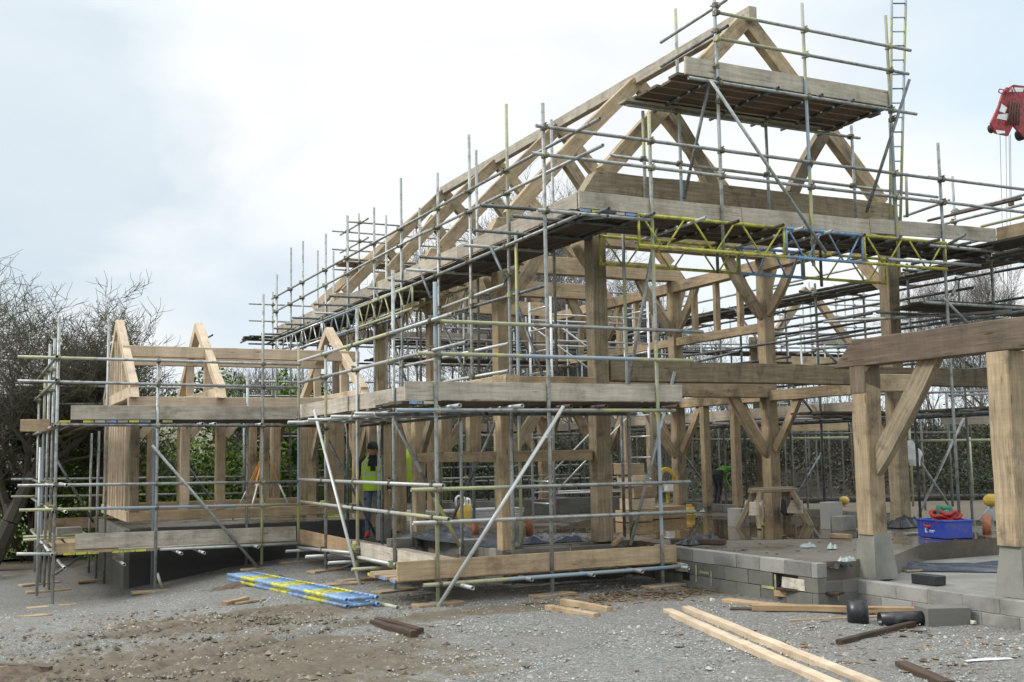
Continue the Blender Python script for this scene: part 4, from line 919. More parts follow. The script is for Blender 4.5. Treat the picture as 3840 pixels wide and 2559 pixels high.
# foreground soil heap, bottom left
def heap(name, c, r, h, m, label, cat='heap', seed=0, n=26, kind=None):
    vs, fs = [], []
    for j in range(n+1):
        for i in range(n+1):
            u, v_ = i/n*2-1, j/n*2-1; d = math.hypot(u, v_); x, y = c[0]+u*r[0], c[1]+v_*r[1]
            z = c[2]+h*max(0, 1-d**1.6)*(1+.5*noise.noise(V((x*3+seed, y*3, 0))))+.05*noise.noise(V((x*9, y*9, seed)))*(1 if d < 1 else 0)-.04*max(0, d-.8)
            vs.append((x, y, z))
    for j in range(n):
        for i in range(n):
            a = j*(n+1)+i; fs.append((a, a+1, a+n+2, a+n+1))
    return tag(mk(name, vs, fs, m, None, None, True), label, cat, kind=kind)
m_, nt_, b_ = mat('soil_heap')
v = coords(nt_, (1, 1, 1), rnd=False); g = noise_(nt_, v, 14, 6, .75); L(nt_, ramp(nt_, g, [(.3, (.05, .035, .025)), (.7, (.17, .12, .08))]), b_.inputs['Base Color']); b_.inputs['Roughness'].default_value = .95; bump(nt_, b_, g, .9, .03)
hp_ = W(40, 2520, Z=.05)
heap('soil_heap', (hp_.x, hp_.y, gz(hp_.x, hp_.y)-.01), (.4, .5), .07, 'soil_heap', 'small heap of brown soil in the bottom left corner')
heap('rubble_heap', (3.9, 13.1+3.4, -.15), (.8, .5), .14, 'soil_heap', 'low heap of soil under the lowest scaffold boards', seed=4)

# ------------------------------------------------------------------ pipes, crate, blocks and tools
def pipe(name, c, ax, ln, r, m, label, wall=.02, cat='pipe', group=None):
    c = V(c); ax = V(ax).normalized(); vs, fs = [], []; seg = 28
    for x, rr in ((0, r), (ln, r), (ln, r-wall), (0, r-wall)):
        for k in range(seg):
            a = 2*math.pi*k/seg; vs.append((x, rr*math.cos(a), rr*math.sin(a)))
    for q in range(4):
        for k in range(seg):
            a = q*seg+k; b2 = q*seg+(k+1) % seg; c2 = ((q+1) % 4)*seg+(k+1) % seg; d2 = ((q+1) % 4)*seg+k
            fs.append((a, b2, c2, d2))
    return tag(mk(name, vs, fs, m, None, frame_mat(c, c+ax), True), label, cat, group)
p_ = W(3219, 2340, Z=.0); pipe('pipe_offcut', (p_.x, p_.y, .0), (0, 0.02, 1), .23, .105, 'black_plastic', 'short black plastic pipe standing upright on the gravel')
pa, pb = W(3300, 2350, Z=0), W(3490, 2345, Z=0); pipe('pipe_offcut', (pa.x, pa.y, .07), pb-pa, (pb-pa).length, .07, 'black_plastic', 'black plastic pipe lying on its side beside the upright one')
pc = W(3600, 2345, Z=0); lone('concrete_block', (pc.x-.1, pc.y+.12, .08), (.3, .44, .2), 'concrete_block_dirty', 'single grey block under the end of the long golden timber', rz=1.2)
for (x, y, xb, lab, h_) in ((1783, 2015, 0, 'short orange clay pipe stub rising between the aisle posts', .22), (1985, 2010, 0, 'tall orange clay pipe stub right of the yellow scaffold leg', .3), (3702, 2005, 0, 'orange clay pipe stub behind the blue crate', .28)):
    q = W(x, y, Z=.5); pipe('pipe_stub', q, (0, 0, 1), h_, .058, 'terracotta', lab)
q = W(3428, 2150, Z=.27); lone('box_gutter', (9.35, 9.0, .325), (.16, .34, .1), 'black_plastic', 'small black plastic box on the lower slab between the plinths', 'box')
# blue crate with slings
ca, cb, cc = W(3420, 2020, Z=.5), W(3580, 2037, Z=.5), W(3668, 2015, Z=.5)
d1 = (cb-ca); ang = math.atan2(d1.y, d1.x); CR = thing('crate', ((ca.x+cc.x)/2+.02, (ca.y+cc.y)/2+.02, .505), 'blue plastic crate heaped with red slings on the slab', 'crate', rz=ang)
def crate_part(name, c, d, m='crate_blue'):
    M = chain(CR); cw = M @ V(c); return box(name, cw, d, m, CR, ang, 0, .006)
l_, w_ = .60, .42; hgt = .24
crate_part('base', (0, 0, .01), (l_-.02, w_-.02, .02))
for s_ in (-1, 1):
    crate_part('side', (0, s_*w_/2, hgt/2), (l_, .012, hgt-.01)); crate_part('end', (s_*l_/2, 0, hgt/2), (.012, w_, hgt-.01))
    crate_part('rim', (0, s_*(w_/2+.006), hgt), (l_+.03, .03, .025)); crate_part('rim', (s_*(l_/2+.006), 0, hgt), (.03, w_, .025)) 
    for k in range(9): crate_part('rib', (-l_/2+.05+k*(l_-.1)/8, s_*(w_/2+.009), hgt*.72), (.012, .01, hgt*.4))
# the pale mark and lettering on the crate side
for (x, z, w2, h2) in ((-.105, .125, .05, .012), (-.112, .095, .035, .012), (-.10, .075, .045, .012), (-.125, .10, .014, .06), (-.02, .10, .03, .012), (.02, .10, .03, .012), (.06, .10, .03, .012), (.0, .08, .10, .007)):
    crate_part('mark', (x, -w_/2-.009, z), (w2, .004, h2), 'white_plastic')
def bundle(name, loops, r, m, parent=None, seg=40):
    vs, fs = [], []
    for (c, rx, ry, tilt, ph) in loops:
        k0 = len(vs); R = Matrix.Rotation(tilt, 4, 'X') @ Matrix.Rotation(ph, 4, 'Z')
        for i in range(seg):
            t = 2*math.pi*i/seg; P_ = V((rx*math.cos(t), ry*math.sin(t), .02*math.sin(3*t+ph))); T = V((-rx*math.sin(t), ry*math.cos(t), 0)).normalized(); B_ = V((0, 0, 1)); Nn = T.cross(B_)
            for k in range(6):
                a = 2*math.pi*k/6; vs.append(V(c)+(R @ (P_+Nn*r*1.4*math.cos(a)+B_*r*math.sin(a))))
        for i in range(seg):
            for k in range(6):
                a = k0+i*6+k; b2 = k0+i*6+(k+1) % 6; c2 = k0+((i+1) % seg)*6+(k+1) % 6; d2 = k0+((i+1) % seg)*6+k; fs.append((a, b2, c2, d2))
    return mk(name, vs, fs, m, parent, None, True)
cr0 = CR.matrix_basis.translation
SL = thing('sling_bundle', (cr0.x, cr0.y, .7), 'tangle of red lifting slings with a green wrap piled in the blue crate', 'slings')
bundle('red_sling', [((cr0.x+random.uniform(-.12, .12), cr0.y+random.uniform(-.08, .08), .68+k*.022), random.uniform(.12, .2), random.uniform(.07, .13), random.uniform(-.3, .3), random.uniform(0, 3)) for k in range(9)], .024, 'red_fabric', SL)
bundle('green_sling', [((cr0.x, cr0.y-.02, .77+k*.022), .09, .06, .5+random.uniform(-.2, .2), random.uniform(-.3, .6)) for k in range(6)], .03, 'green_fabric', SL)

# concrete blocks placed about
def blk(px_, py_, z, d, rz, label, m='concrete_block'):
    q = W(px_, py_, Z=z); lone('concrete_block', (q.x, q.y, z+d[2]/2), d, m, label, rz=rz)
blk(1438, 2028, .34, (.22, .14, .44), .2, 'pale block standing on end beside the walking worker')
blk(1508, 2052, .34, (.44, .22, .14), .0, 'grey block lying flat right of the upright one')
blk(1785, 2080, .34, (.44, .22, .22), -.1, 'grey block on the lower boards under the aisle footing')
blk(1900, 2092, .34, (.44, .22, .14), .02, 'long grey block at the foot of the aisle corner post')
blk(2005, 2088, .34, (.44, .22, .14), 0, 'grey block next right of the aisle corner post')
blk(2110, 2082, .34, (.44, .22, .14), .03, 'grey block midway between the two nearest oak posts')
blk(1180, 1985, .3, (.25, .44, .22), .1, 'small grey block stack at the left end of the aisle')
blk(255, 2020, .38, (.44, .3, .2), .1, 'grey block resting on the left wing boards')
blk(3120, 1985, .5, (.3, .2, .42), .15, 'upright grey block left of the first porch post')
blk(3165, 1990, .5, (.3, .22, .22), .1, 'low grey block tight beside the first porch post')
blk(2770, 1975, .5, (.2, .3, .3), .2, 'grey block by the left legs of the trestles')
# membrane
def sheet(name, c, r, h, m, label, ang=0, seed=0, cat='sheeting'):
    n = 26; vs, fs = [], []; ca_, sa_ = math.cos(ang), math.sin(ang)
    for j in range(n+1):
        for i in range(n+1):
            u, v_ = i/n*2-1, j/n*2-1; x, y = u*r[0]*(1+.15*noise.noise(V((v_*2, seed, 0)))), v_*r[1]*(1+.15*noise.noise(V((u*2, seed, 3))))
            z = (h*(.5+noise.noise(V((u*1.6+seed*.7, v_*1.8, 1))))*.9+h*.3*noise.noise(V((u*5+seed, v_*5, 1))))*max(0, 1-max(abs(u), abs(v_))**4)+.012
            vs.append((c[0]+x*ca_-y*sa_, c[1]+x*sa_+y*ca_, c[2]+z))
    for j in range(n):
        for i in range(n):
            a = j*(n+1)+i; fs.append((a, a+1, a+n+2, a+n+1))
    return tag(mk(name, vs, fs, m, None, None, True), label, cat)
sheet('plastic_membrane', (6.9, 15.4, .47), (.6, 1.6), .22, 'plastic_sheet', 'black plastic membrane bunched between the aisle posts', .1, 1)
sheet('plastic_membrane', (7.4, 14.1, .5), (.5, .25), .14, 'plastic_sheet', 'scrap of dark plastic membrane behind the front aisle footing', .0, 5)
q = W(2620, 2040, Z=.5); sheet('plastic_membrane', (q.x, q.y, .5), (.32, .16), .13, 'black_plastic', 'crumpled dark sheeting on the slab edge above the block wall', .2, 8)
q = W(3385, 1975, Z=.5); sheet('plastic_membrane', (q.x, q.y, .5), (.45, .3), .2, 'black_plastic', 'dark crumpled sheet at the foot of the right corner post', .2, 11)
sheet('plastic_membrane', (11.0, 9.9, .27), (1.7, .5), .1, 'plastic_sheet', 'dark membrane lying along the step between the two slabs', -.75, 14)
sheet('plastic_membrane', (8.75, 9.75, .42), (.14, .12), .08, 'black_plastic', 'dark plastic stuffed between the block wall and the first plinth', .2, 15)
sheet('hi_vis_cloth', tuple(W(778*1.632, 1170*1.632+20, Z=.62)), (.3, .12), .08, 'hivis', 'yellow hi vis cloth lying on the sill left of the worker', .1, 9, 'cloth')
for px_, py_, lb, z in ((3030, 2055, 'crumpled clear and green wrapping on the wet slab', .5), (3120, 2060, 'smaller scrap of clear wrapping beside the first porch plinth', .5), (2635, 1922, 'green and white crumpled wrapping beyond the puddle', .5), (3175, 2108, 'clear wrapping caught behind the end block', .5)):
    q = W(px_, py_, Z=z); sheet('wrapping_scrap', (q.x, q.y, z), (.09, .06), .07, 'green_glass', lb, random.random(), px_, 'wrapping')
q = W(3710, 2490, Z=0); sheet('paper_strip', (q.x, q.y, .02), (.2, .02), .02, 'white_plastic', 'thin white strip of paper lying on the gravel lower right', -.3, 2, 'paper')
for px_, py_, lb in ((3088, 2268, 'glinting bottle scrap resting on the dark board'), (3650, 2350, 'small white stone at the foot of the low block wall'), (2672, 2262, 'small white scrap near the end of the golden plank')):
    q = W(px_, py_, Z=0); lone('white_scrap', (q.x, q.y, .035), (.045, .04, .035), 'mortar_white', lb, 'scrap', jit=.012)
# white sheets of board stacked far inside
q = W(1760, 1950, Z=.5)
for k in range(4): tag(box('insulation_board', (q.x+.02*k, q.y+.5, .52+k*.05), (2.2, 1.2, .045), 'plaster_board', None, .05*k), ['lowest', 'second', 'third', 'topmost'][k]+' pale insulation board in the stack behind the aisle', 'board', 'pale boards stacked flat')
# yellow bucket with tools
q = W(1740, 1948, Z=.55); BK = thing('bucket', (q.x, q.y, .8), 'yellow bucket with a coiled hose standing behind the near oak post', 'bucket')
vs, fs = [], []; seg = 20
for z, r_ in ((.0, .12), (.3, .16), (.3, .148), (.02, .11)):
    for k in range(seg): a = 2*math.pi*k/seg; vs.append((r_*math.cos(a), r_*math.sin(a), z))
for r_ in range(3):
    for k in range(seg): a = r_*seg+k; b2 = r_*seg+(k+1) % seg; fs.append((a, b2, b2+seg, a+seg))
fs.append(tuple(range(3*seg, 4*seg)))
mk('pail', vs, fs, 'yellow_plastic', BK, Matrix.Translation((q.x, q.y, .52)), True)
bundle('hose_coil', [((q.x-.07, q.y, .88), .10, .11, 1.4, .3), ((q.x+.1, q.y, .86), .03, .09, 1.2, .1)], .014, 'white_plastic', BK)
tag(box('pallet_block', (q.x, q.y, .44), (.5, .5, .16), 'concrete_block_dirty', None, .1), 'squat block holding up the yellow bucket', 'block')

# trestles
def trestle(cx_, cy2, rz, ht, ln, label):
    e = thing('trestle', (cx_, cy2, .5), label, 'trestle', 'wooden trestles standing in the puddle', rz); M = chain(e)
    def bb(nm, a, b2, w, h, m): beam(nm, M @ V(a), M @ V(b2), w, h, m, e, jit=.003)
    bb('top_rail', (-ln/2, 0, ht-.03), (ln/2, 0, ht-.03), .14, .06, 'oak_wet')
    for sx_ in (-1, 1):
        for sy_ in (-1, 1): bb('leg', (sx_*(ln/2+.08), sy_*.26, .0), (sx_*(ln/2-.12), sy_*.05, ht-.05), .07, .09, 'oak_wet')
        bb('gusset', (sx_*(ln/2-.05), -.2, ht*.5), (sx_*(ln/2-.05), .2, ht*.5), .03, .22, 'board_grey')
trestle(11.75, 14.5, .05, .62, .95, 'front wooden trestle with splayed legs standing in the puddle')
trestle(12.2, 15.1, .1, .62, .9, 'rear wooden trestle partly hidden by the front one')
# tool belt hung on the trestle, small yellow things
lone('tool_bag', (12.25, 14.75, .82), (.2, .15, .28), 'dark_cloth', 'dark tool bag hanging from the right trestle', 'bag', jit=.03, ch=.03)
lone('yellow_box', tuple(W(2850, 1938, Z=.56)), (.12, .1, .1), 'yellow_plastic', 'small yellow box between the trestle legs', 'box')
# yellow cable reel/light by the puddle, brick stack, saw
q = W(2585, 1935, Z=.5); YL = thing('puddle_pump', (q.x, q.y, .5), 'squat yellow pump standing at the edge of the puddle', 'pump')
pq = pipe('body', (q.x, q.y, .52), (0, 0, 1), .15, .10, 'yellow_plastic', None, .06); 
for o_, nm, c_, d_ in ((pq, 'body', None, None),):
    for k in ('label', 'category'): 
        if k in o_: del o_[k]
    o_.parent = YL; o_.matrix_basis = chain(YL).inverted() @ o_.matrix_basis
box('base', (q.x, q.y, .52), (.24, .2, .03), 'yellow_plastic', YL); box('handle', (q.x, q.y, .70), (.12, .04, .05), 'yellow_plastic', YL); box('cap', (q.x, q.y, .68), (.1, .1, .03), 'orange_paint', YL)
q = W(2400, 1960, Z=.5)
for k in range(5): tag(box('timber_block', (q.x+.1*math.sin(k), q.y+.2, .5+.11+k*.21), (.55-.04*k, .4, .2), 'pine_new' if k % 2 else 'board_brown', None, .1*k-.1), ['bottom', 'second', 'middle', 'fourth', 'top'][k]+' block of the brown stack behind the raking tube', 'block', 'stack of brown blocks')
q = W(2530, 1950, Z=.5); tag(box('timber_block', (q.x, q.y+.5, .62), (.9, .5, .22), 'pine_gold', None, .1), 'wide brown timber block low behind the blue scaffold leg', 'block')
q = W(2505, 1880, Z=.7); SW = thing('cut_off_saw', (q.x, q.y, .75), 'yellow site saw with round guard perched on the brown timber block', 'saw')
bundle('blade_guard', [((q.x, q.y, 1.15), .2, .24, 1.5, .2), ((q.x, q.y, 1.15), .17, .2, 1.5, .2)], .025, 'yellow_plastic', SW); box('motor', (q.x, q.y, .98), (.22, .2, .2), 'white_plastic', SW, .2, .01, .03); box('stand', (q.x, q.y, .80), (.06, .06, .3), 'yellow_plastic', SW)
# orange and yellow site lamps beyond
def lamp(px_, py_, Y_, r_, label):
    q = W(px_, py_, Y=Y_); e = thing('site_lamp', (q.x, q.y, .5), label, 'lamp'); bm = bmesh.new()
    bmesh.ops.create_uvsphere(bm, u_segments=14, v_segments=8, radius=r_)
    for v_ in bm.verts: v_.co.z *= .85
    me = bpy.data.meshes.new('globe'); bm.to_mesh(me); bm.free(); me.materials.append(MATS['yellow_plastic']); o = bpy.data.objects.new('globe', me); o.matrix_basis = Matrix.Translation(q); link(o, e)
    tube('post', (q.x, q.y, .4), (q.x, q.y, q.z-r_*.6), 'b', e)
lamp(3716, 1877, 13.5, .13, 'yellow globe on a blue stand left of the right edge post'); lamp(3166, 1878, 20, .12, 'yellow globe just left of the first porch post'); lamp(3294, 1890, 20, .11, 'yellow globe just right of the first porch post')
# white bag tied to the scaffold
n = 16; vs, fs = [], []; q = W(3412, 1652, Y=14.85)
for j in range(n+1):
    t = j/n; r_ = .03+.21*math.sin(min(1, t*1.15)*math.pi*.8)*(1-.35*t)
    for i in range(14):
        a = 2*math.pi*i/14; k = 1+.35*noise.noise(V((math.cos(a)*1.5, math.sin(a)*1.5, t*3)))
        vs.append((r_*k*math.cos(a)+.1*t, .5*r_*k*math.sin(a), -.46*t+.03*noise.noise(V((a, t*4, 1)))))
for j in range(n):
    for i in range(14): a = j*14+i; b2 = j*14+(i+1) % 14; fs.append((a, b2, b2+14, a+14))
fs.append(tuple(n*14+i for i in range(14)))
tag(mk('plastic_bag', vs, fs, 'white_plastic', None, Matrix.Translation(q), True), 'white plastic bag tied to a diagonal brace between the porch posts', 'bag')
# surveyor's tripod
tc_ = W(995, 1690, Y=20.6); TR = thing('survey_level', (tc_.x, tc_.y, .62), 'orange and silver tripod with a laser level on top', 'tripod')
box('instrument', (tc_.x, tc_.y, tc_.z+.03), (.14, .14, .06), 'dark_cloth', TR); box('instrument_top', (tc_.x, tc_.y, tc_.z+.085), (.15, .12, .04), 'orange_paint', TR); box('head_plate', (tc_.x, tc_.y, tc_.z-.02), (.16, .16, .03), 'alu', TR)
for f in ((905, 1905), (1100, 1920), (850, 1915)):
    ft = W(*f, Z=.63) if f[0] != 850 else V((tc_.x-.5, tc_.y+.45, .63))
    if f[0] == 905: ft = V((tc_.x-.42, tc_.y-.5, .63))
    if f[0] == 1100: ft = V((tc_.x+.52, tc_.y-.1, .63))
    hd = V((tc_.x, tc_.y, tc_.z-.03)); md = hd.lerp(ft, .5)
    s_ = (ft-hd).cross(V((0, 0, 1))).normalized()*.03
    leg = beam('leg', hd+s_, md+s_, .025, .02, 'pine_gold', TR, jit=0, ch=.003); leg.data.materials.clear(); leg.data.materials.append(MATS['orange_paint'])
    leg = beam('leg', hd-s_, md-s_, .025, .02, 'pine_gold', TR, jit=0, ch=.003); leg.data.materials.clear(); leg.data.materials.append(MATS['orange_paint'])
    tube('lower_leg', md-(ft-hd)*.06, ft, 'a', TR, r=.016)

# ------------------------------------------------------------------ crane boom head
cx0, cz0 = W(3760, 425, Y=30).x, W(3760, 425, Y=30).z; CY = 30
K = thing('crane_boom', (cx0, CY, cz0), 'red and white crane boom head with hanging ropes at the top right', 'crane')
ddx = 1.0
pts2 = [(3716, 462), (3735, 500), (3782, 510), (3800, 470), (3840, 515), (3900, 560), (3950, 420), (3900, 330), (3800, 318), (3762, 345), (3745, 400)]
def slab_shape(name, pts, y0_, y1_, m, parent, inset=0):
    a = [W(*p, Y=y0_) for p in pts]; off = V((0, y1_-y0_, 0)); k = len(a); vs = a+[p+off for p in a]
    fs = [tuple(range(k)), tuple(reversed(range(k, 2*k)))]+[(i, (i+1) % k, (i+1) % k+k, i+k) for i in range(k)]
    return mk(name, vs, fs, m, parent)
slab_shape('head_plate', pts2, 30.0, 30.08, 'red_paint', K); slab_shape('head_plate', pts2, 30.6, 30.68, 'red_paint', K)
slab_shape('boom_section', [(3800, 322), (3810, 440), (4150, 560), (4150, 360)], 30.09, 30.59, 'red_paint', K)
for p4 in ([(3757, 390), (3777, 405), (3768, 425), (3748, 418)], [(3745, 430), (3790, 425), (3775, 452), (3738, 445)], [(3790, 328), (3840, 330), (3835, 345), (3785, 345)], [(3735, 488), (3768, 492), (3770, 500), (3740, 502)]):
    slab_shape('white_band', p4, 29.985, 30.0, 'white_plastic', K)
for px_, py_, r_ in ((3745, 475, .22), (3795, 372, .16), (3850, 500, .28), (3825, 395, .14)):
    q = W(px_, py_, Y=30.1); o_ = pipe('sheave', q, (0, 1, 0), .4, r_*.8, 'rubber_and_hole_shade' if px_ != 3795 else 'red_paint', None, r_*.45)
    for k in ('label', 'category'):
        if k in o_: del o_[k]
    o_.parent = K; o_.matrix_basis = chain(K).inverted() @ o_.matrix_basis
for k in range(5):
    q = W(3790+k*9, 380+k*2, Y=29.93); tube('hydraulic_hose', q, W(3780+k*10, 470, Y=29.93), 'r', K, r=.03)
for k in range(3): bundle('hose_loop', [(W(3755+k*22, 335-k*3+8, Y=29.9), .14, .10, 1.4, k*.7)], .02, 'red_paint', K)
for (a_, b2) in (((3750, 505), (3770, 1300)), ((3772, 505), (3782, 1300)), ((3784, 510), (3796, 1300)), ((3789, 505), (3792, 740))):
    tube('hoist_rope', W(*a_, Y=30.3), W(*b2, Y=30.3), 'd', K, r=.010)
qa = W(3792, 760, Y=30.3); tag(box('rope_weight', qa, (.2, .2, .34), 'rust', None, .2, .01, .04), 'dark weight hanging on the crane rope', 'weight')

# ------------------------------------------------------------------ people
def skinned(name, joints, edges, rad, mats, pick, parent=None):
    me = bpy.data.meshes.new(name); me.from_pydata([tuple(j) for j in joints], edges, []); o = bpy.data.objects.new(name, me); COL.objects.link(o)
    md = o.modifiers.new('skin', 'SKIN'); md.use_smooth_shade = True
    sk = me.skin_vertices[0].data
    for i, r_ in enumerate(rad): sk[i].radius = (r_, r_) if isinstance(r_, (int, float)) else r_
    sk[0].use_root = True
    o.modifiers.new('sub', 'SUBSURF').levels = 2
    dg = bpy.context.evaluated_depsgraph_get(); ev = o.evaluated_get(dg); m2 = bpy.data.meshes.new_from_object(ev); bpy.data.objects.remove(o)
    for k in mats: m2.materials.append(MATS[k])
    m2.polygons.foreach_set('material_index', [pick(p.center) for p in m2.polygons]); m2.polygons.foreach_set('use_smooth', [True]*len(m2.polygons))
    o = bpy.data.objects.new(name, m2); return link(o, parent)
def loft(name, rings, m, parent, seg=20, fm=None, mats=None, cap=True, M=None):
    vs, fs, mi = [], [], []
    for (c, rx, ry, rot) in rings:
        for k in range(seg):
            a = 2*math.pi*k/seg; x, y = rx*math.cos(a), ry*math.sin(a); vs.append((c[0]+x*math.cos(rot)-y*math.sin(rot), c[1]+x*math.sin(rot)+y*math.cos(rot), c[2]))
    for r_ in range(len(rings)-1):
        for k in range(seg):
            a = r_*seg+k; b2 = r_*seg+(k+1) % seg; fs.append((a, b2, b2+seg, a+seg)); mi.append(fm(r_, k) if fm else 0)
    if cap: fs.append(tuple(range((len(rings)-1)*seg, len(rings)*seg))); mi.append(0)
    return mk(name, vs, fs, mats or m, parent, M, True, mi)
def person(loc, rz, label, pose, vest=True, hat=True, scale=1.0, cloth=('dark_cloth', 'jeans')):
    e = thing('person', loc, label, 'person', rz=rz); M = chain(e) @ Matrix.Scale(scale, 4)
    J = dict(pel=(0, 0, .95), bel=(0, .0, 1.08), chest=(0, -.02, 1.28), sho=(0, -.03, 1.42), neck=(0, -.06, 1.50), head=(0, -.12, 1.60), crown=(0, -.13, 1.70),
             lh=(.09, 0, .90), lk=(.10, -.06, .50), la=(.10, .02, .09), lt=(.11, -.17, .04), rh=(-.09, 0, .90), rk=(-.10, -.02, .50), ra=(-.10, .10, .10), rt=(-.11, -.08, .03),
             ls=(.19, -.02, 1.40), le=(.27, .02, 1.12), lw=(.29, -.08, .87), lp=(.29, -.12, .80), rs=(-.19, -.02, 1.40), re=(-.28, .0, 1.12), rw=(-.30, -.10, .88), rp=(-.30, -.14, .81))
    J.update(pose); keys = list(J); ix = {k: i for i, k in enumerate(keys)}
    R = dict(pel=(.165, .125), bel=(.155, .115), chest=(.15, .11), sho=(.10, .08), neck=.06, head=(.085, .10), crown=(.06, .07), lh=.095, lk=.065, la=.05, lt=.04, rh=.095, rk=.065, ra=.05, rt=.04, ls=.06, le=.052, lw=.035, lp=.035, rs=.06, re=.055, rw=.035, rp=.035)
    E2 = [('pel', 'bel'), ('bel', 'chest'), ('chest', 'sho'), ('sho', 'neck'), ('neck', 'head'), ('head', 'crown'), ('pel', 'lh'), ('lh', 'lk'), ('lk', 'la'), ('la', 'lt'), ('pel', 'rh'), ('rh', 'rk'), ('rk', 'ra'), ('ra', 'rt'), ('sho', 'ls'), ('ls', 'le'), ('le', 'lw'), ('lw', 'lp'), ('sho', 'rs'), ('rs', 're'), ('re', 'rw'), ('rw', 'rp')]
    P_ = {k: V(v_) for k, v_ in J.items()}; hp = P_['head']; Mi = M.inverted()
    def pick(c):
        c = V(c); hd = (c-P_['head']).length
        near = min(keys, key=lambda k: (c-P_[k]).length)
        if near in ('lp', 'rp', 'lw', 'rw') and min((c-P_['lp']).length, (c-P_['rp']).length) < .07: return 2
        if near in ('head', 'crown') or (near == 'neck' and c.z > P_['neck'].z): return 2
        if near in ('lk', 'rk', 'lh', 'rh', 'pel') and near not in ('bel',): return 1
        if near in ('la', 'ra'): return 1 if min((c-P_['la']).z, 9) > .03 or near == 'ra' and (c-P_['ra']).z > .03 else 3
        if near in ('lt', 'rt'): return 3
        return 0
    body = skinned('body', [P_[k] for k in keys], [(ix[a], ix[b2]) for a, b2 in E2], [R[k] for k in keys], [cloth[0], cloth[1], 'skin', 'red_fabric' if cloth[1] == 'jeans' else 'rubber_and_hole_shade'], pick)
    body.parent = e; body.matrix_basis = Matrix.Scale(scale, 4)
    # fingers and thumb
    for side in ('l', 'r'):
        p = P_[side+'p']; w = P_[side+'w']; d = (p-w).normalized(); s_ = V((0, 1, 0)); 
        vs, fs = [], []
        for k, ln in enumerate((.055, .065, .07, .062, .05)):
            o0 = p+s_*(.022*(k-2)) if k else p-d*.02-s_*.035; dd = d if k else (d*.6-s_*.5+V((0, 0, 0))).normalized(); r_ = .009
            q1 = o0+dd*ln*.6; q2 = q1+(dd+V((-.3 if side == 'l' else .3, 0, 0))).normalized()*ln*.5
            for (a_, b3, ra_, rb_) in ((o0, q1, r_, r_*.95), (q1, q2, r_*.95, r_*.7)):
                T = frame_mat(a_, b3); k0 = len(vs); l3 = (b3-a_).length
                for x, rr in ((0, ra_), (l3, rb_)):
                    for q in range(6): an = math.pi*q/3; vs.append(T @ V((x, rr*math.cos(an), rr*math.sin(an))))
                for q in range(6): fs.append((k0+q, k0+(q+1) % 6, k0+6+(q+1) % 6, k0+6+q))
                fs.append(tuple(k0+6+q for q in range(6)))
        o_ = mk('fingers', vs, fs, 'skin'); o_.parent = e; o_.matrix_basis = Matrix.Scale(scale, 4)
    def put(o_): o_.parent = e; o_.matrix_basis = Matrix.Scale(scale, 4) @ o_.matrix_basis; return o_
    # face: nose, brow, ears
    vs = [V((0, -.105, .0)), V((-.016, -.09, -.02)), V((.016, -.09, -.02)), V((0, -.085, .035)), V((0, -.122, -.018))]
    put(mk('nose', [hp+v_ for v_ in vs], [(1, 2, 4), (4, 2, 3), (1, 4, 3)], 'skin'))
    for sx_ in (-1, 1):
        put(box('ear', hp+V((sx_*.085, .0, -.01)), (.018, .035, .05), 'skin', None, 0, 0, .006)); put(box('eye', hp+V((sx_*.032, -.093, .012)), (.022, .01, .01), 'dark_cloth', None, 0, 0, .003))
    put(box('mouth', hp+V((0, -.092, -.05)), (.045, .01, .008), 'red_fabric', None, 0, 0, .002))
    if hat:
        put(loft('beanie', [((hp.x, hp.y-.005, hp.z+.02), .099, .115, 0), ((hp.x, hp.y, hp.z+.06), .103, .118, 0), ((hp.x, hp.y+.01, hp.z+.11), .092, .105, 0), ((hp.x, hp.y+.012, hp.z+.145), .06, .07, 0), ((hp.x, hp.y+.012, hp.z+.16), .02, .02, 0)], 'dark_cloth', None))
    if vest:
        ch, be, sh, pe = P_['chest'], P_['bel'], P_['sho'], P_['pel']
        rows = []; n_ = 12
        for i in range(n_+1):
            t = i/n_
            if t < .35: c = pe.lerp(be, t/.35)-V((0, 0, .10*(1-t/.35)))
            elif t < .75: c = be.lerp(ch, (t-.35)/.4)
            else: c = ch.lerp(sh, (t-.75)/.25)+V((0, 0, .06*(t-.75)/.25))
            rx = .205+.015*math.sin(t*3) if t < .85 else .205-.10*(t-.85)/.15; ry = .165 if t < .8 else .165-.05*(t-.8)/.2
            rows.append(((c.x, c.y, c.z), rx, ry, 0))
        def fm(r_, k):
            a = (k+.5)/28*360; front = abs(a-270)
            if r_ >= 6 and front < (r_-6)*7.5: return 2
            if r_ in (5,): return 1
            if r_ > 5 and (abs(a-225) < 8 or abs(a-315) < 8): return 1
            return 0
        put(loft('hi_vis_vest', rows, None, None, 28, fm, ['hivis', 'silver_tape', 'dark_cloth'], cap=False))
    return e
wk = W(1392, 2010, Z=.345)
person((6.32, 18.6, .34), math.radians(-20), 'worker in dark beanie and open yellow hi vis vest walking with head bowed', dict(head=(0, -.17, 1.57), crown=(0, -.20, 1.66), neck=(0, -.08, 1.49)), scale=.97)
pp = W(1532, 1800, Y=18.9)
person((pp.x, 18.9, .4), math.radians(150), 'worker in yellow hi vis jacket mostly hidden behind the aisle stud', {}, hat=True, scale=1.0)
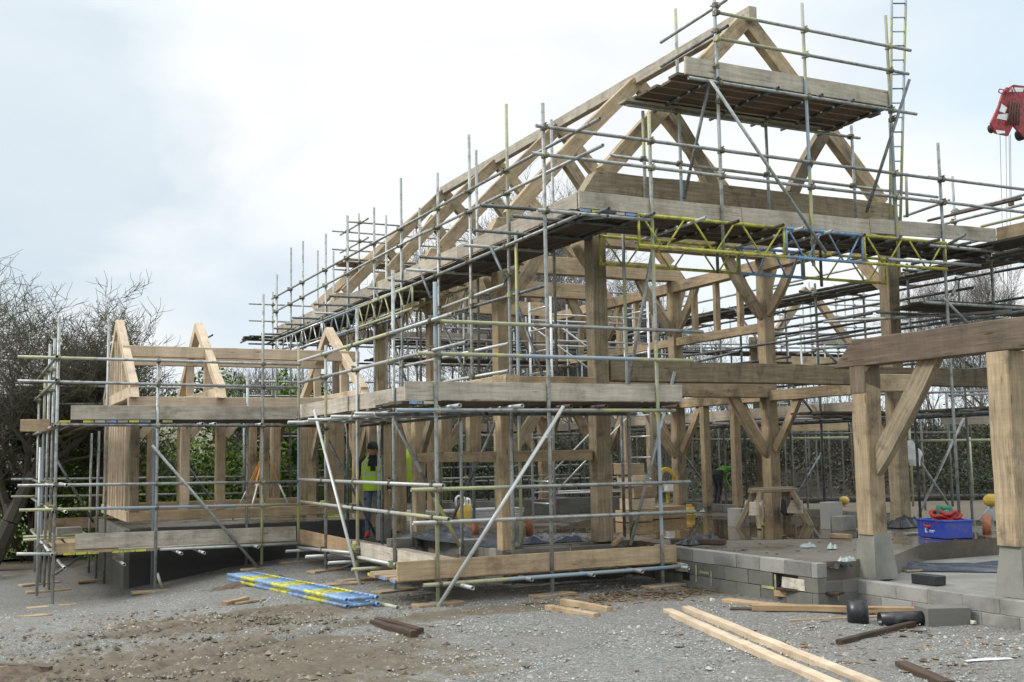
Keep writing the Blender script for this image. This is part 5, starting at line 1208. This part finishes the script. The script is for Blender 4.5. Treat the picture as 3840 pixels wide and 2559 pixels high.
person((14.9, 20.3, .5), math.radians(95), 'worker in dark clothes and green vest stooping behind the trestles', dict(bel=(0, -.14, 1.0), chest=(0, -.34, 1.06), sho=(0, -.48, 1.05), neck=(0, -.57, 1.03), head=(0, -.67, .98), crown=(0, -.76, .97), ls=(.19, -.46, 1.02), le=(.24, -.5, .75), lw=(.2, -.62, .55), lp=(.2, -.66, .49), rs=(-.19, -.46, 1.02), re=(-.24, -.5, .75), rw=(-.2, -.62, .55), rp=(-.2, -.66, .49), pel=(0, 0, .92)), vest=False, cloth=('green_vest', 'dark_cloth'), scale=.8)

# ------------------------------------------------------------------ sheep in the field
def sheep(loc, rz, s_, label):
    e = thing('sheep', loc, label, 'sheep', 'sheep grazing in the field', rz)
    J = [(0, 0, .62), (.35, 0, .66), (.62, 0, .62), (.82, 0, .5), (1.0, 0, .34), (-.25, 0, .60), (-.38, 0, .5), (.42, .13, .4), (.42, .14, .02), (.42, -.13, .4), (.46, -.14, .02), (-.2, .13, .42), (-.26, .14, .2), (-.2, .14, .02), (-.2, -.13, .42), (-.26, -.14, .2), (-.2, -.14, .02)]
    Ed = [(0, 1), (1, 2), (2, 3), (3, 4), (0, 5), (5, 6), (1, 7), (7, 8), (1, 9), (9, 10), (5, 11), (11, 12), (12, 13), (5, 14), (14, 15), (15, 16)]
    Rr = [.27, .26, .18, .11, .06, .24, .05, .08, .03, .08, .03, .09, .04, .03, .09, .04, .03]
    o = skinned('body', J, Ed, Rr, ['wool', 'dark_cloth'], lambda c: 0); o.parent = e; o.matrix_basis = Matrix.Scale(s_, 4)
for px_, py_, rz_, lb in ((70, 1893, .4, 'pale sheep nearest the bare tree trunk in the field'), (28, 1868, 2.8, 'pale sheep further left in the field')):
    q = W(px_, py_, Y=45); sheep((q.x, 45, q.z), rz_, 1.35, lb)
heap('field_bank', (-3, 46, gz(-3, 46)-.2), (14, 9), .0, 'grass_field', None, None, kind='structure')

# ------------------------------------------------------------------ trees and vegetation
def bare_tree(base, ht, seed, label, lean=(0, 0), r0=.2, spread=.75, levels=6, mat_t='bark', mat_c='twigs', first=.28, kids=3, group=None, twig=.010, droop=0, name='bare_tree'):
    rnd = random.Random(seed); e = thing(name, base, label, 'tree', group)
    T = [[], []], [[], []]
    def seg(which, a, b2, ra, rb, n):
        vs, fs = T[which]; M = frame_mat(a, b2); k0 = len(vs); ln = (b2-a).length
        for x, r_ in ((0, ra), (ln, rb)):
            for k in range(n): an = 2*math.pi*k/n; vs.append(M @ V((x, r_*math.cos(an), r_*math.sin(an))))
        for k in range(n): fs.append((k0+k, k0+(k+1) % n, k0+n+(k+1) % n, k0+n+k))
    def grow(p, d, ln, r_, lv):
        n = 3 if lv > 1 else 4; which = 0 if lv < 2 else 1; pts = [p]; sg = 8 if lv == 0 else 6 if lv == 1 else 4 if lv < 4 else 3
        for i in range(n):
            d = (d+V((rnd.uniform(-1, 1), rnd.uniform(-1, 1), rnd.uniform(-.7, .9)))*(.13+.05*lv)+V((0, 0, .05-droop*.06*lv))).normalized()
            q = p+d*ln/n; ra = r_*(1-.5*i/n); rb = r_*(1-.5*(i+1)/n); seg(which, p, q, ra, rb, sg)
            if lv < levels and (i > 0 or lv > 0):
                for _ in range(kids if i == n-1 else rnd.choice((1, 1, 2)) if lv > 0 else 1):
                    ax = V((rnd.uniform(-1, 1), rnd.uniform(-1, 1), rnd.uniform(-.35, .8))).normalized()
                    nd = (d*(1-spread*.55)+ax*spread).normalized()
                    grow(q, nd, ln*rnd.uniform(.58, .82), max(rb*rnd.uniform(.55, .75), twig*.7), lv+1)
            p = q
    d0 = V((lean[0], lean[1], 1)).normalized(); grow(V(base), d0, ht*first, r0, 0)
    # normalise crown height
    zmax = max(v_.z for v_ in T[1][0]); k = ht/(zmax-base[2]); b0 = V(base)
    for vs, _ in T:
        for i, v_ in enumerate(vs): vs[i] = b0+(v_-b0)*k
    mk('trunk', T[0][0], T[0][1], mat_t, e); mk('crown', T[1][0], T[1][1], mat_c, e)
    return e
def leaves(name, n, fn, m, size, parent=None, label=None, kind=None, cat=None, long=1.0):
    vs, fs = [], []
    for _ in range(n):
        p, nrm = fn(); s_ = random.uniform(*size); d = V((random.gauss(0, 1), random.gauss(0, 1), random.gauss(0, 1)+.6))+nrm*1.2
        d.normalize(); x = d.cross(V((random.random()-.5, random.random()-.5, random.random()-.5))).normalized(); y = d.cross(x); k = len(vs)
        vs += [p-x*s_*.5, p+y*s_*.35*long, p+x*s_*.5, p-y*s_*.35*long]; fs.append((k, k+1, k+2, k+3))
    o = mk(name, vs, fs, m, parent)
    return tag(o, label, cat, kind=kind) if label or kind else o
def clumped(blobs, dens=.35):
    """points spread through the volume of several lumps, thinned by noise so gaps show"""
    tot = [b2[3]*b2[4]*b2[5] for b2 in blobs]; 
    def fn():
        while True:
            b2 = random.choices(blobs, tot)[0]; d = V((random.gauss(0, 1), random.gauss(0, 1), random.gauss(0, 1))).normalized(); r_ = random.random()**.28
            p = V((b2[0]+d.x*b2[3]*r_, b2[1]+d.y*b2[4]*r_, b2[2]+d.z*b2[5]*r_))
            if noise.noise(p*1.1)+.35*noise.noise(p*3.1) > -.18+.25*(1-r_): return p, d
    return fn
# great bare tree at the left with a leaning, ivy-greened trunk
def tree_at(px_, Y_, toppx, seed, label, **kw):
    g = W(px_, 1700, Y=Y_); zb = min(gz(g.x, Y_), .3); top = W(px_, toppx, Y=Y_).z
    return bare_tree((g.x, Y_, zb), top-zb, seed, label, **kw)
tree_at(-45, 25.5, 1000, 12, 'large bare tree with mossy leaning trunk at the left edge', lean=(.6, 0), r0=.25, spread=.92, levels=6, first=.38, kids=2, twig=.0095)
tree_at(300, 27.0, 1120, 6, 'second bare tree crowding behind the leaning one', lean=(.3, .1), r0=.15, spread=.95, levels=5, first=.36, kids=3, twig=.009)
tree_at(-300, 28.5, 780, 21, 'tall bare tree cut off by the left edge of the photo', lean=(.0, .1), r0=.20, spread=.6, levels=5, first=.32, kids=2, twig=.009)
BT = [(2060, 44, 640, 'bare tree showing through the trusses above the middle of the frame', 31), (1820, 46, 800, 'bare tree behind the left pair of roof trusses', 33), (2330, 43, 880, 'bare tree filling the gap under the yellow lattice beams', 35), (950, 46, 1310, 'low bare tree beyond the wing between the two pale trusses', 38),
      (1120, 50, 1330, 'small bare tree right of the low one beyond the wing', 40), (2620, 44, 1180, 'bare tree behind the high central floor beam', 42), (3500, 40, 1020, 'slim bare tree right of the main right post', 44), (3690, 38, 960, 'slim bare tree under the crane ropes', 46), (3830, 42, 1040, 'bare tree at the far right edge behind the porch beam', 48), (2180, 50, 980, 'distant bare tree deep behind the frame centre', 50), (2900, 52, 1320, 'distant bare tree behind the second floor beam', 52), (1980, 40, 1050, 'crooked bare tree low behind the two aisle posts', 55)]
for px_, Y_, tp_, lb, sd_ in BT:
    big = tp_ < 1000
    right = px_ > 3300
    tree_at(px_, Y_, tp_, sd_, lb, r0=.2 if big else .08, spread=.55 if right else .68, levels=6 if big else 4 if right else 5, first=.36, kids=2, mat_c='twigs_grey', group='bare trees beyond the building site', twig=.009 if right else .012)
# evergreen bushes behind the wing
def bush(x, y, z, blobs, n, m, label, size=(.07, .16)):
    e = thing('bush', (x, y, z), label, 'bush')
    for _ in range(4):
        tube('stem', (x+random.uniform(-.2, .2), y, z), (x+random.uniform(-.8, .8), y+random.uniform(-.4, .4), z+1.6), 'r', e, r=.035)
    leaves('foliage', n, clumped([(x+a, y+b2, z+c, d, e2, f) for a, b2, c, d, e2, f in blobs]), m, size, e)
    return e
bush(4.5, 30, -.2, [(-1.2, 0, 1.4, 1.5, 1.2, 1.6), (.6, 0, 2.0, 1.3, 1.2, 2.1), (2.2, 0, 1.2, 1.4, 1.2, 1.4), (1.4, .4, 3.6, .9, .9, .9)], 11000, 'leaf_bush', 'broad green bush directly behind the small wing')
bush(7.9, 31, -.2, [(-.6, 0, 1.6, 1.4, 1.2, 1.8), (.9, 0, 2.2, 1.1, 1.1, 2.0), (.5, 0, 3.9, .8, .8, .8)], 9000, 'leaf_bush', 'tall green bush behind the right half of the wing')
bush(1.6, 28, -.3, [(-.9, 0, 1.2, 1.3, 1.0, 1.4), (.5, 0, 1.6, 1.2, 1.0, 1.7), (1.4, .3, 2.9, .8, .8, .9)], 9000, 'leaf_bush', 'green bush with yellow shoots between the left scaffold poles')
bush(-.9, 24, -.5, [(0, 0, .4, 1.1, .8, .6), (-1.1, .3, .3, .9, .8, .5)], 4000, 'leaf_bush', 'low dark green shrub under the leaning tree')
bush(1.2, 26.8, -.4, [(0, 0, 2.0, .6, .5, 1.9), (.4, 0, 3.4, .5, .4, 1.0)], 3200, 'leaf_ivy', 'column of dark ivy climbing beside the second bare tree')
bush(12, 33, .2, [(-1.5, 0, 1.4, 1.5, 1.1, 1.5), (.4, 0, 1.7, 1.4, 1.1, 1.9), (1.6, 0, 2.6, 1.2, 1.0, 1.3)], 9000, 'leaf_bush', 'green bush seen low through the centre of the oak frame')
# tall reeds / grass clump seen through the aisle
def reed():
    a = random.uniform(-1, 1); return V((9.6+a*1.5, 24.8+random.uniform(-.6, .6), .5+random.random()**.7*1.0)), V((0, 0, 0))
vs, fs = [], []
for _ in range(1500):
    x = 9.9+random.gauss(0, .9); y = 30.2+random.gauss(0, .35); h_ = random.uniform(.5, 1.35); dx = random.uniform(-.3, .3); w_ = .03; k = len(vs)
    vs += [(x-w_, y, .2), (x+w_, y, .2), (x+dx*.5+w_, y, .2+h_*.6), (x+dx*.5-w_, y, .2+h_*.6), (x+dx, y, .2+h_)]; fs += [(k, k+1, k+2, k+3), (k+3, k+2, k+4)]
tag(mk('tall_grass', vs, fs, 'leaf_reed'), kind='stuff')
m_, nt_, b_ = mat('dark_soil'); v = coords(nt_, (1, 1, 1), rnd=False); g = noise_(nt_, v, 5, 6, .75); L(nt_, ramp(nt_, g, [(.3, (.02, .018, .012)), (.7, (.06, .048, .034))]), b_.inputs['Base Color']); b_.inputs['Roughness'].default_value = .95
# earth bank with ivy at the back and right
vs, fs = [], []; nx, ny = 70, 12
def bankz(x, y, t): return .2+1.9*sm(0, .8, t)+(.9*noise.noise(V((x*.33, y*.33, 2)))+.35*noise.noise(V((x*1.1, y*1.1, 2))))*min(1, t*3)
for j in range(ny):
    for i in range(nx):
        x = 7+i*.6; t = j/(ny-1); y = 31.5+t*5-max(0, x-17)*.42; vs.append((x, y, bankz(x, y, t)))
for j in range(ny-1):
    for i in range(nx-1): a = j*nx+i; fs.append((a, a+1, a+nx+1, a+nx))
tag(mk('earth_bank', vs, fs, 'dark_soil', None, None, True), kind='structure')
def bankleaf():
    while True:
        x = random.uniform(7, 48); t = random.random()**.8; y = 31.5+t*5-max(0, x-17)*.42; p = V((x, y, bankz(x, y, t)))
        if noise.noise(V((x*.5, t*3, 7))) > -.25: return p+V((random.gauss(0, .1), random.gauss(-.15, .15), abs(random.gauss(0, .42)))), V((0, -.6, .3))
leaves('bank_ivy', 60000, bankleaf, 'leaf_bank', (.05, .13), kind='stuff')
def bankivy():
    while True:
        x = random.uniform(7, 48); t = random.random(); y = 31.5+t*5-max(0, x-17)*.42; p = V((x, y, bankz(x, y, t)))
        if noise.noise(V((x*.35, t*2, 17))) > .05: return p+V((random.gauss(0, .12), random.gauss(-.3, .2), abs(random.gauss(.1, .35)))), V((0, -.6, .3))
leaves('bank_ivy', 30000, bankivy, 'leaf_ivy', (.05, .12), kind='stuff')
def lefthedge():
    while True:
        x = random.uniform(1.8, 9); zt = 2.3+1.0*noise.noise(V((x*.5, 3, 3))); p = V((x, 32.5+random.gauss(0, .6), random.uniform(-.2, zt)))
        if noise.noise(p*.9) > -.3: return p, V((0, -.6, .3))
leaves('hedge_foliage', 26000, lefthedge, 'leaf_bush', (.06, .15), kind='stuff')
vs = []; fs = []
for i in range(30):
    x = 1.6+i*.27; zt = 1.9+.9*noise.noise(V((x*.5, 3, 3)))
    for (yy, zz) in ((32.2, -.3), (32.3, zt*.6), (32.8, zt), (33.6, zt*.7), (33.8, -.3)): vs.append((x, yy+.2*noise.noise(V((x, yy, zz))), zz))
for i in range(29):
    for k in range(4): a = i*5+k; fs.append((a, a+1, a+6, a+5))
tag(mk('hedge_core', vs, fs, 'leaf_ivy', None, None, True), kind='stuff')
# hedge top of bare twigs along the bank
rnd = random.Random(99); vs, fs = [], []
for _ in range(8500):
    x = rnd.uniform(7, 47); t = rnd.uniform(.35, 1); y = 31.5+t*5-max(0, x-17)*.42; p = V((x, y, bankz(x, y, t)-.1)); d = V((rnd.gauss(0, .35), rnd.gauss(0, .2), 1)).normalized(); h_ = rnd.uniform(.9, 3.0)*(1 if x < 18 else .62)
    for s_ in range(3):
        q = p+d*h_/3; r_ = .013*(1-s_*.28); M = frame_mat(p, q); k0 = len(vs)
        for xx, rr in ((0, r_), (h_/3, r_*.7)):
            for k in range(3): an = 2.094*k; vs.append(M @ V((xx, rr*math.cos(an), rr*math.sin(an))))
        for k in range(3): fs.append((k0+k, k0+(k+1) % 3, k0+3+(k+1) % 3, k0+3+k))
        p = q; d = (d+V((rnd.gauss(0, .3), rnd.gauss(0, .2), rnd.gauss(0, .15)))).normalized()
tag(mk('hedge_twigs', vs, fs, 'twigs'), kind='stuff')
# scrub along the foot of the field edge, left
def scrub():
    x = random.choice((random.uniform(2.2, 6.5), random.uniform(-6, -1.2))); y = 26.5+random.gauss(0, .5)+max(0, -x)*.2; return V((x, y, gz(x, y)+abs(random.gauss(0, .28)))), V((0, -.3, .5))
leaves('field_edge_scrub', 9000, scrub, 'leaf_bush', (.06, .13), kind='stuff')

# ------------------------------------------------------------------ small east frame beyond the scaffold
EF = thing('far_oak_frame', (18.5, 23, .5), 'smaller oak frame with one truss glimpsed beyond the right hand scaffold', 'timber frame')
for x in (19.4, 23.0): beam('post', (x, 24, .5), (x, 24, 4.0), .25, .25, 'oak', EF, up=V((1, 0, 0)))
beam('tie_beam', (18.9, 24, 4.15), (23.5, 24, 4.15), .22, .3, 'oak', EF); beam('rafter', (19.2, 24, 4.3), (20.9, 24, 6.2), .14, .22, 'oak', EF); beam('rafter', (22.8, 24, 4.3), (21.0, 24, 6.2), .14, .22, 'oak', EF)
beam('wall_plate', (16.6, 21, 4.3), (19.0, 24, 4.3), .2, .25, 'oak', EF); beam('post', (16.9, 21.2, .5), (16.9, 21.2, 4.2), .25, .25, 'oak', EF, up=V((1, 0, 0)))

# ------------------------------------------------------------------ sky and sun
SUN_AZ, SUN_EL = math.radians(-70), math.radians(38)      # from the left, a little behind the buildings
w = bpy.data.worlds.new('World'); S.world = w; w.use_nodes = True; nt = w.node_tree; nt.nodes.clear()
out = nt.nodes.new('ShaderNodeOutputWorld'); sky = nt.nodes.new('ShaderNodeTexSky'); sky.sky_type = 'NISHITA'; sky.sun_disc = False
sky.sun_elevation = SUN_EL; sky.sun_rotation = SUN_AZ; sky.air_density = 1.2; sky.dust_density = 2.0
bg1 = nt.nodes.new('ShaderNodeBackground'); bg1.inputs['Strength'].default_value = .13; L(nt, sky.outputs[0], bg1.inputs['Color'])
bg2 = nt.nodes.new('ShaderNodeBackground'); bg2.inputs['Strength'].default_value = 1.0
tc = nt.nodes.new('ShaderNodeTexCoord'); mp = nt.nodes.new('ShaderNodeMapping'); mp.inputs['Scale'].default_value = (1, 1, 2.0); L(nt, tc.outputs['Generated'], mp.inputs[0])
g1 = noise_(nt, mp.outputs[0], 2.6, 7, .55, .25); g2 = noise_(nt, mp.outputs[0], 1.5, 5, .5, .2)
cd = V((W(150, 420, D=1)-EYE)).normalized()
def glow(dirv, r_, k=1.0):
    """1 inside a soft round patch of sky about this direction, broken by cloud noise"""
    di = nt.nodes.new('ShaderNodeVectorMath'); di.operation = 'DISTANCE'; L(nt, tc.outputs['Generated'], di.inputs[0]); di.inputs[1].default_value = dirv
    ma = nt.nodes.new('ShaderNodeMath'); ma.operation = 'MULTIPLY_ADD'; L(nt, g1, ma.inputs[0]); ma.inputs[1].default_value = .24; L(nt, di.outputs['Value'], ma.inputs[2])
    mr_ = nt.nodes.new('ShaderNodeMapRange'); mr_.inputs['From Min'].default_value = r_+.12; mr_.inputs['From Max'].default_value = r_+.12-.09*k; L(nt, ma.outputs[0], mr_.inputs[0]); return mr_.outputs[0]
base = ramp(nt, g2, [(.42, (.57, .665, .725)), (.58, (.725, .735, .735))])
grey = ramp(nt, g1, [(.3, (.46, .535, .595)), (.7, (.575, .635, .68))])
c1 = mix(nt, glow(cd, .17, .7), base, grey)
cd2 = (W(1050, 1250, D=1)-EYE).normalized(); grey2 = ramp(nt, g1, [(.3, (.50, .57, .64)), (.7, (.63, .685, .73))])
c2 = mix(nt, glow(cd2, .15, 1.4), c1, grey2)
L(nt, c2, bg2.inputs['Color'])
# zenith boosted above the view to add light; an overcast sky brightens upward
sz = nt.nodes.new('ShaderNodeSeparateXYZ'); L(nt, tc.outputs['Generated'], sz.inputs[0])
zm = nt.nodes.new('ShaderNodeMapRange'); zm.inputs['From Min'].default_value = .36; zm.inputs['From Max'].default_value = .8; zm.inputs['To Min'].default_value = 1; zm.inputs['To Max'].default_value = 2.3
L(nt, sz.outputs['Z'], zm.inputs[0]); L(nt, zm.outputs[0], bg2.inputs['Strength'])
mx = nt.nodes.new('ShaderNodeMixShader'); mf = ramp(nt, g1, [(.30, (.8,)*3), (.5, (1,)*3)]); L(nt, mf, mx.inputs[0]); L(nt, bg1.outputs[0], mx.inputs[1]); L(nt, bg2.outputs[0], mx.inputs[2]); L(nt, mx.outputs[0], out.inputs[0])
sun = bpy.data.lights.new('sun', 'SUN'); sun.energy = 1.6; sun.angle = math.radians(14); sun.color = (1, .95, .87); so = bpy.data.objects.new('sun', sun); COL.objects.link(so)
sd = V((math.sin(SUN_AZ)*math.cos(SUN_EL), math.cos(SUN_AZ)*math.cos(SUN_EL), math.sin(SUN_EL))); so.rotation_euler = sd.to_track_quat('Z', 'Y').to_euler(); so.location = (0, 0, 30)
S.view_settings.view_transform = 'Standard'; S.view_settings.look = 'None'; S.view_settings.exposure = .5; S.view_settings.gamma = 1
